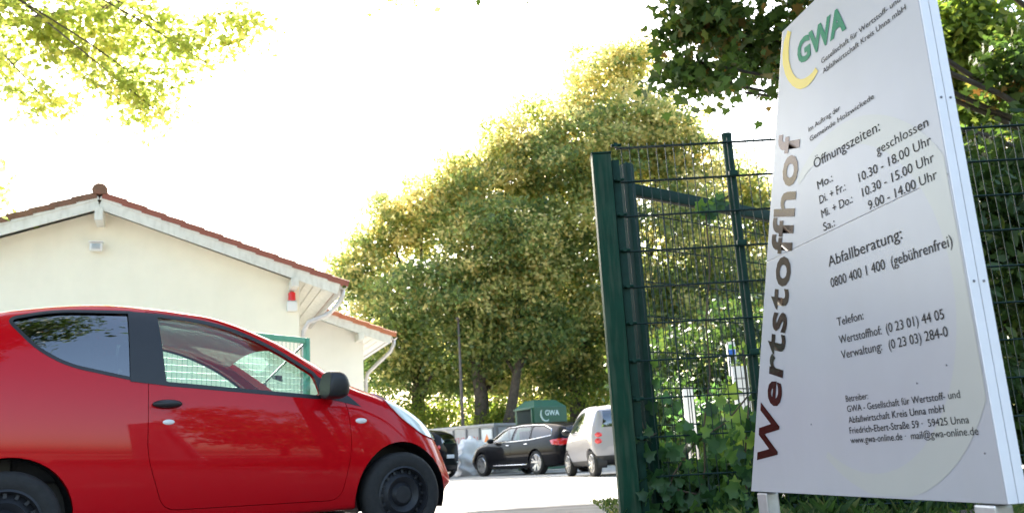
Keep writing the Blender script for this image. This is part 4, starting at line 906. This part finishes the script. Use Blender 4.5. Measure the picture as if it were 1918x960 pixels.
yt(1340, 44, "distant tree low behind the notice boards", [(1230, 680, 110, 70, 0), (1380, 640, 100, 90, 0), (1480, 560, 90, 120, 0)], 360, 27, th=6)
bw = empty("tree_belt", (0, 56, 0), 0, "dim belt of low trees and undergrowth closing the view behind the yard trees", "trees"); n_ = 170; g = np.random.default_rng(3)
P_, t_, C_ = crown_pts([((-12 + i * 3.6, g.uniform(-2, 2), g.uniform(1.5, 3.4)), (3.2, 2.0, g.uniform(2.2, 3.4))) for i in range(11)], 900, 40, 1.0, 95, sun_warm=.3); P_[:, 2] = np.abs(P_[:, 2])
tag(leaves("foliage", P_, .34, t_, 'rhomb', M["l_bush"], bw, .4, 1, 96), kind='stuff'); tag(bw, kind='stuff')
def bush(px, py, rx, ry, Y, lab, seed, lm='l_bush', ncl=80, leaf=.13, per=40, cs=.5, shape='rhomb', name="bush"):
    c = at(px, py, Y); s = Y / FOC; base = Vector((c.x, Y, 0)); root = empty(name, base, 0, lab, "bush", "shrubs along the back of the yard")
    bl = [((0, 0, c.z * .9), (rx * s, rx * s * .8, ry * s)), ((rx * s * .3, -.2, c.z * .5), (rx * s * .9, rx * s * .7, max(.4, c.z * .5)))]
    P, t, C = crown_pts(bl, ncl, per, cs, seed); P[:, 2] = np.abs(P[:, 2]); mb = MB(); g = random.Random(seed)
    for i in range(8): limb(mb, (g.uniform(-.15, .15), g.uniform(-.1, .1), 0), C[i], .04, .01, .1, 5, 4, g)
    mb.obj("stem", M["bark"], root, True); leaves("foliage", P, leaf, t, shape, M[lm], root, .4, 1, seed)
bush(1255, 680, 95, 85, 21, "dark bush behind the fence above the narrow white board", 51, 'l_hedge', 170, .15, 46, .5)
bush(1400, 640, 90, 110, 20, "tall dark bush behind the fence above the wider white board", 52, 'l_hedge', 190, .15, 46, .5)
bush(735, 745, 75, 45, 37, "sunlit yellow-green shrub right of the annexe downpipe", 41, ncl=150)
bush(830, 760, 50, 35, 38, "low green shrub just above the left end of the skip", 42, ncl=80)
bush(925, 765, 60, 35, 36.5, "bright shrub between the leaning trunk and the green container", 43, ncl=110)
bush(1112, 745, 50, 60, 37, "yellow-green shrub above the roof of the silver microcar", 44, ncl=120)
bush(1010, 740, 70, 35, 39, "shrub peeping over the top of the green container", 45, ncl=90)
bush(1240, 760, 60, 70, 14, "dark shrub behind the fence left of the narrow white board", 46, 'l_hedge', 110, .09, 40, .3)
bush(1335, 780, 50, 60, 13, "green shrub between the two white boards", 47, 'l_ivy', 100, .09, 40, .3)
bush(1430, 720, 50, 110, 12, "leafy shrub behind the left edge of the information board", 48, 'l_hedge', 140, .09, 40, .3)
# maple overhead at left: trunk outside the frame, boughs hanging in
mb_ = Vector((-12.2, 13.0, 0))
BL = blobs_px([(60, 60, 110, 90, 0), (200, 60, 130, 85, .6), (345, 65, 90, 80, .3), (445, 50, 60, 55, .8), (265, 155, 100, 58, 0), (85, 188, 55, 30, -.5), (300, 215, 42, 32, 0), (380, 120, 40, 40, .2), (10, 120, 60, 60, 0)], 14.5)
BL += [(Vector((-10.5, 13, 10.5)), (2.6, 2.6, 1.6))]
mtree = tree("maple_tree", mb_, 13.0, .10, BL, 460, 40, .46, .125, 'maple', 'l_maple', "pale sunlit maple whose boughs hang into the upper left sky", seed=31, bark='bark2', twigs=240, lo=.85, upbias=.9, hang=.6)
UB = [((-2.5, 12.5, 11), (2.8, 2.6, 1.4)), ((-5.5, 12.5, 11.3), (3, 2.6, 1.4)), ((-9, 13, 11.5), (3, 2.8, 1.6)), ((-3.5, 16.2, 12.2), (3, 2.2, 1.1)), ((-7, 16.2, 12.9), (3, 2.2, 1.2)), ((-3.5, 19.6, 14.3), (3.0, 1.8, .8)), ((-4, 9.8, 9.8), (2.8, 1.8, 1.2)), ((-2.8, 25, 16.3), (3.0, 2.2, .8)), ((-3.4, 28.5, 18.4), (3.2, 2.4, .8)), ((-2.6, 21.6, 14.2), (2.8, 1.8, .8))]  # crown masses added above the frame, shaped to shade the foreground
P_, t_, C_ = crown_pts(UB, 760, 46, .62, 32)
leaves("shade_crown", P_ - np.array(mb_), .24, t_, 'rhomb', M["l_maple"], mtree, .9, 1, 33, .3)
mb = MB()
for c_ in UB: limb(mb, (0, 0, 7.5), Vector(c_[0]) - mb_, .12, .03, .06, 7, 6)
for c_ in C_[:120]:
    c_ = Vector(c_); q = min(UB, key=lambda b_: (Vector(b_[0]) - c_).length); limb(mb, Vector(q[0]) - mb_, c_ - mb_, .03, .008, .08, 5, 3)
mb.obj("shade_bough", M["bark2"], mtree, True)
P_, t_, C_ = crown_pts([((0, 0, 0), (.35, .5, .55))], 10, 40, .4, 5)
c = at(0, 355, 13.0)
lb = empty("small_tree", Vector((c.x - 1.0, 13.0, 0)), 0, "leafy tree just poking in at the left edge above the roof", "tree"); mb = MB(); limb(mb, (0, 0, 0), (.3, 0, c.z - .6), .09, .05, .03, 8, 6); limb(mb, (.3, 0, c.z - .6), (1.0, 0, c.z), .04, .01, .05, 6, 5); mb.obj("trunk", M["bark2"], lb, True)
leaves("crown", P_ + np.array([.62, 0, c.z + .22]), .12, t_, 'maple', M["l_maple"], lb, .8, 1, 6, .5)
# chestnut overhead at right
CB_ = blobs_px([(1300, 40, 75, 60, 0), (1290, 120, 55, 50, 0), (1370, 80, 70, 70, .4), (1330, 150, 45, 35, 0), (1385, 175, 25, 30, 0), (1440, 60, 60, 80, .5), (1450, 140, 28, 38, 0), (1500, 20, 60, 60, .3)], 7.6)
CB_ += blobs_px([(1890, 120, 70, 80, 1), (1900, 330, 70, 90, 1.5), (1860, 480, 110, 90, 1), (1850, 640, 100, 110, 1.5), (1800, 360, 50, 50, 1.5)], 7.4)
CB_ += [(Vector((3.2, 7.5, 6.3)), (2.2, 2.0, 1.0)), (Vector((5.5, 8, 7)), (2.5, 2.5, 1.6)), (Vector((0.8, 9.3, 7.8)), (1.8, 1.5, .8))]
ctree = tree("chestnut_tree", (6.4, 8.7, 0), 6.0, .10, CB_, 1900, 46, .30, .105, 'maple', 'l_chest', "dark chestnut with browning leaves hanging over the top of the information board", seed=51, twigs=160, upbias=.3, hang=1.2)
UB = [((1.0, 13.8, 11.2), (2.6, 2.4, 1.2)), ((.3, 17.2, 12.4), (2.6, 2, 1.0)), ((-.6, 10.4, 9.6), (2.4, 1.8, 1.1)), ((2.6, 11.5, 10), (2.4, 2, 1.1)), ((0, 20, 14.2), (2.6, 1.6, .8))]  # unseen crown masses put overhead so that fence and sign stay shaded
P_, t_, C_ = crown_pts(UB, 520, 46, .62, 34); cb0 = Vector((6.4, 8.7, 0))
leaves("shade_crown", P_ - np.array(cb0), .22, t_, 'rhomb', M["l_chest"], ctree, .9, 1, 35, .3)
mb = MB()
for c_ in UB: limb(mb, (0, 0, 5.5), Vector(c_[0]) - cb0, .12, .03, .05, 7, 6)
mb.obj("shade_bough", M["bark2"], ctree, True)
tree("broadleaf_tree", (7.6, 13.0, 0), 5.5, .2, blobs_px([(1800, 60, 90, 90, 0), (1880, 150, 90, 110, .4), (1850, 280, 90, 90, 0), (1760, 160, 60, 80, .5), (1900, 400, 90, 110, 0)], 13.0), 520, 50, .5, .15, 'oval', 'l_bush', "sunlit yellow-green tree showing through the chestnut right of the board", seed=71)
# trees on the other side of the road, behind the viewpoint (mirrored in the car's paint and windows)
for i_, (x_, y_, h_, d_) in enumerate(((12.5, -4.0, 7.5, "tree across the road to the right"), (15.5, -1.0, 8.5, "broad tree across the road at the far right"), (2.0, -14.0, 8.0, "tree across the road straight behind the viewpoint"), (-9, -16.0, 8.0, "tree across the road to the left"))):
    tree("roadside_tree", (x_, y_, 0), 5.5, .22, [(Vector((x_, y_, h_ * .55)), (3.0, 3.0, h_ * .42)), (Vector((x_ - 1.5, y_ + .8, h_ * .40)), (2.0, 2.0, 2.0)), (Vector((x_ + 1.6, y_ - .6, h_ * .45)), (2.0, 2.0, 2.2))], 260, 40, .75, .24, 'rhomb', 'l_hedge', d_, seed=90 + i_, group="trees across the road", twigs=20)
tree("roadside_tree", (-7.5, 1.5, 0), 9, .28, [(Vector((-5, 3, 9.8)), (3.6, 3.4, 1.8)), (Vector((-1.5, .8, 9.6)), (3.2, 3.0, 1.8)), (Vector((-4.5, -2.8, 9)), (3.4, 3.0, 2.0)), (Vector((-.5, -3.5, 9)), (2.6, 2.6, 1.6))], 560, 46, .75, .24, 'rhomb', 'l_hedge', "unseen tree added beside the road left of the viewpoint to shade the entrance", seed=98, group="trees across the road", twigs=30)  # tree added out of frame to shade the road and hold back sky light
hd = empty("hedge", (5.2, 6.9, 0), 0, "dense dark hedge behind the right end of the mesh fence", "hedge")
P_, t_, C_ = crown_pts([((0, 0, .8), (2.6, .7, .9)), ((-1.0, .3, 1.6), (1.9, .6, 1.0)), ((.6, .2, 2.3), (2.2, .7, 1.2)), ((-1.6, .0, .6), (1.6, .6, .6)), ((-1.4, .5, 2.2), (1.4, .5, .9))], 760, 46, .36, 61); P_[:, 2] = np.abs(P_[:, 2])
leaves("foliage", P_, .10, t_, 'oval', M["l_hedge"], hd, .3, 1, 62)
mb = MB()
for i in range(14): limb(mb, (random.uniform(-2.2, 2.2), 0, 0), C_[i], .035, .01, .05, 5, 4)
mb.obj("stem", M["bark"], hd, True)

# ------------------------------------------------------------------ ivy on the fence foot
ivy = empty("ivy", (1.35, FY, 0), 0, "ivy climbing the foot of the mesh fence between gate post and information board", "climbing plant")
g = np.random.default_rng(77)
def ivyleaf_mesh(seed):
    gg = random.Random(seed); Sx = LEAF['ivy']; v = [(0, 0, 0)] + [(p[0] * (1 + gg.uniform(-.08, .08)), -(abs(p[0]) * .28 + max(0, p[1]) * .22), p[1]) for p in Sx]
    me = bpy.data.meshes.new("leaf"); me.from_pydata(v, [], [(0, i + 1, (i + 1) % 12 + 1) for i in range(12)]); me.update(); a = me.attributes.new("tone", 'FLOAT', 'FACE')
    t = gg.random() ** 1.3; a.data.foreach_set("value", np.full(12, t, dtype=np.float32)); me.materials.append(M["l_ivy"]); me.shade_smooth(); return me
IM = [ivyleaf_mesh(i) for i in range(14)]; IM.sort(key=lambda m_: m_.attributes["tone"].data[0].value)
nl = 0
while nl < 280:
    px = g.uniform(1165, 1440); py = g.uniform(700, 968)
    hgt = (py - 700) / 260; lim = 0.05 + 1.0 * hgt ** 1.9 + (.25 if px > 1320 and py > 760 else 0) + (.2 if 1180 < px < 1230 and py > 790 else 0)
    if g.random() > lim * .9: continue
    dy = g.uniform(-.10, .16); p = at(px, py, FY + dy)
    if p.z < .03: continue
    right = max(0, min(1, (px - 1280) / 110)); k = int(np.clip(g.normal(4 + 8 * right * (g.random() > .35), 2.5), 0, 13))
    o = bpy.data.objects.new("leaf", IM[k]); COL.objects.link(o); o.parent = ivy; o.location = p - ivy.location
    s = g.uniform(.035, .10); o.scale = (s, s, s); o.rotation_euler = (g.normal(0, .45), g.normal(0, 1.0), g.normal(0, .6)); nl += 1
for px, py, k in [(1312, 382, 9), (1320, 395, 8), (1330, 378, 10), (1338, 392, 7), (1325, 408, 8), (1345, 375, 6), (1316, 402, 9), (1308, 394, 10), (1352, 384, 5), (1334, 404, 7), (1392, 650, 13), (1396, 655, 12), (1228, 678, 11), (1360, 842, 12), (1375, 850, 13), (1385, 862, 12), (1392, 800, 12), (1330, 780, 11), (1384, 778, 12)]:
    o = bpy.data.objects.new("leaf", IM[k]); COL.objects.link(o); o.parent = ivy; o.location = at(px, py, FY + .05) - ivy.location; s = g.uniform(.055, .085) * (1.5 if k > 10 and py > 770 else 1); o.scale = (s, s, s); o.rotation_euler = (g.normal(0, .3), g.normal(0, .9), g.normal(0, .4))
mb = MB()
for a in [[(1185, 960), (1200, 900), (1190, 840), (1205, 800), (1196, 775)], [(1170, 945), (1215, 905), (1260, 915), (1330, 930)], [(1240, 960), (1260, 890), (1300, 830), (1360, 790), (1400, 742)], [(1150, 838), (1180, 829), (1205, 824), (1230, 810)], [(1300, 960), (1320, 880), (1318, 800), (1330, 700), (1322, 600), (1330, 500), (1322, 400)], [(1400, 960), (1395, 860), (1402, 760), (1392, 655)]]:
    mb.tube([at(x, y, FY + .03) - ivy.location for x, y in a], .005, 5)
mb.obj("stem", M["stem"], ivy, True)
# mass of small leaves behind the large ones
n = 9500; X = g.uniform(.62, 2.3, n); Z = g.uniform(0, 1, n) ** 1.6 * (.60 + .2 * np.sin(X * 5)); Yy = FY + .12 + g.uniform(-.05, .45, n)
leaves("undergrowth", np.stack([X, Yy, Z], 1) - np.array(ivy.location), .06, g.uniform(0, .75, n), 'oval', M["l_ivy"], ivy, .2, 1, 78); tag(bpy.data.objects["undergrowth"], kind='stuff')
# weeds and grass
def grass(name, xs, ys, n, hmin, hmax, seed, lab):
    g = np.random.default_rng(seed); X = g.uniform(*xs, n); Y_ = g.uniform(*ys, n); h = hmin + (hmax - hmin) * g.uniform(0, 1, n) ** 1.6 * (.6 + .4 * np.sin(X * 3.1 + Y_ * 4.3) * np.sin(X * 7.7)); a = g.uniform(0, 6.28, n); w = .0035 + .004 * g.random(n); ln = g.uniform(.2, .7, n) * h
    V = np.zeros((n, 5, 3)); bx_, by = np.cos(a), np.sin(a); z0 = .03
    for k, (t, ww) in enumerate(((0, 1), (0, -1), (.55, -.8), (.55, .8), (1, 0))):
        V[:, k, 0] = X + by * w * ww + bx_ * ln * t * t; V[:, k, 1] = Y_ - bx_ * w * ww + by * ln * t * t; V[:, k, 2] = z0 + h * (t - .25 * t * t)
    me = bpy.data.meshes.new(name); me.vertices.add(n * 5); me.vertices.foreach_set("co", V.reshape(-1).astype(np.float32)); me.loops.add(n * 5); me.loops.foreach_set("vertex_index", np.arange(n * 5, dtype=np.int32)); me.polygons.add(n)
    me.polygons.foreach_set("loop_start", np.arange(0, n * 5, 5, dtype=np.int32)); me.polygons.foreach_set("loop_total", np.full(n, 5, dtype=np.int32)); me.update(calc_edges=True)
    at_ = me.attributes.new("tone", 'FLOAT', 'FACE'); at_.data.foreach_set("value", g.uniform(0, 1, n).astype(np.float32)); o = link(name, me, M["l_grass"]); tag(o, lab, "grass", None, 'stuff')
grass("grass", (.68, 5.5), (3.2, 6.0), 24000, .05, .27, 81, "unmown grass and weeds along the foot of the fence below the information board")
grass("weeds", (.60, 1.5), (4.95, 8.6), 1500, .03, .11, 83, "low weeds spilling over the yard edge beside the gate post")
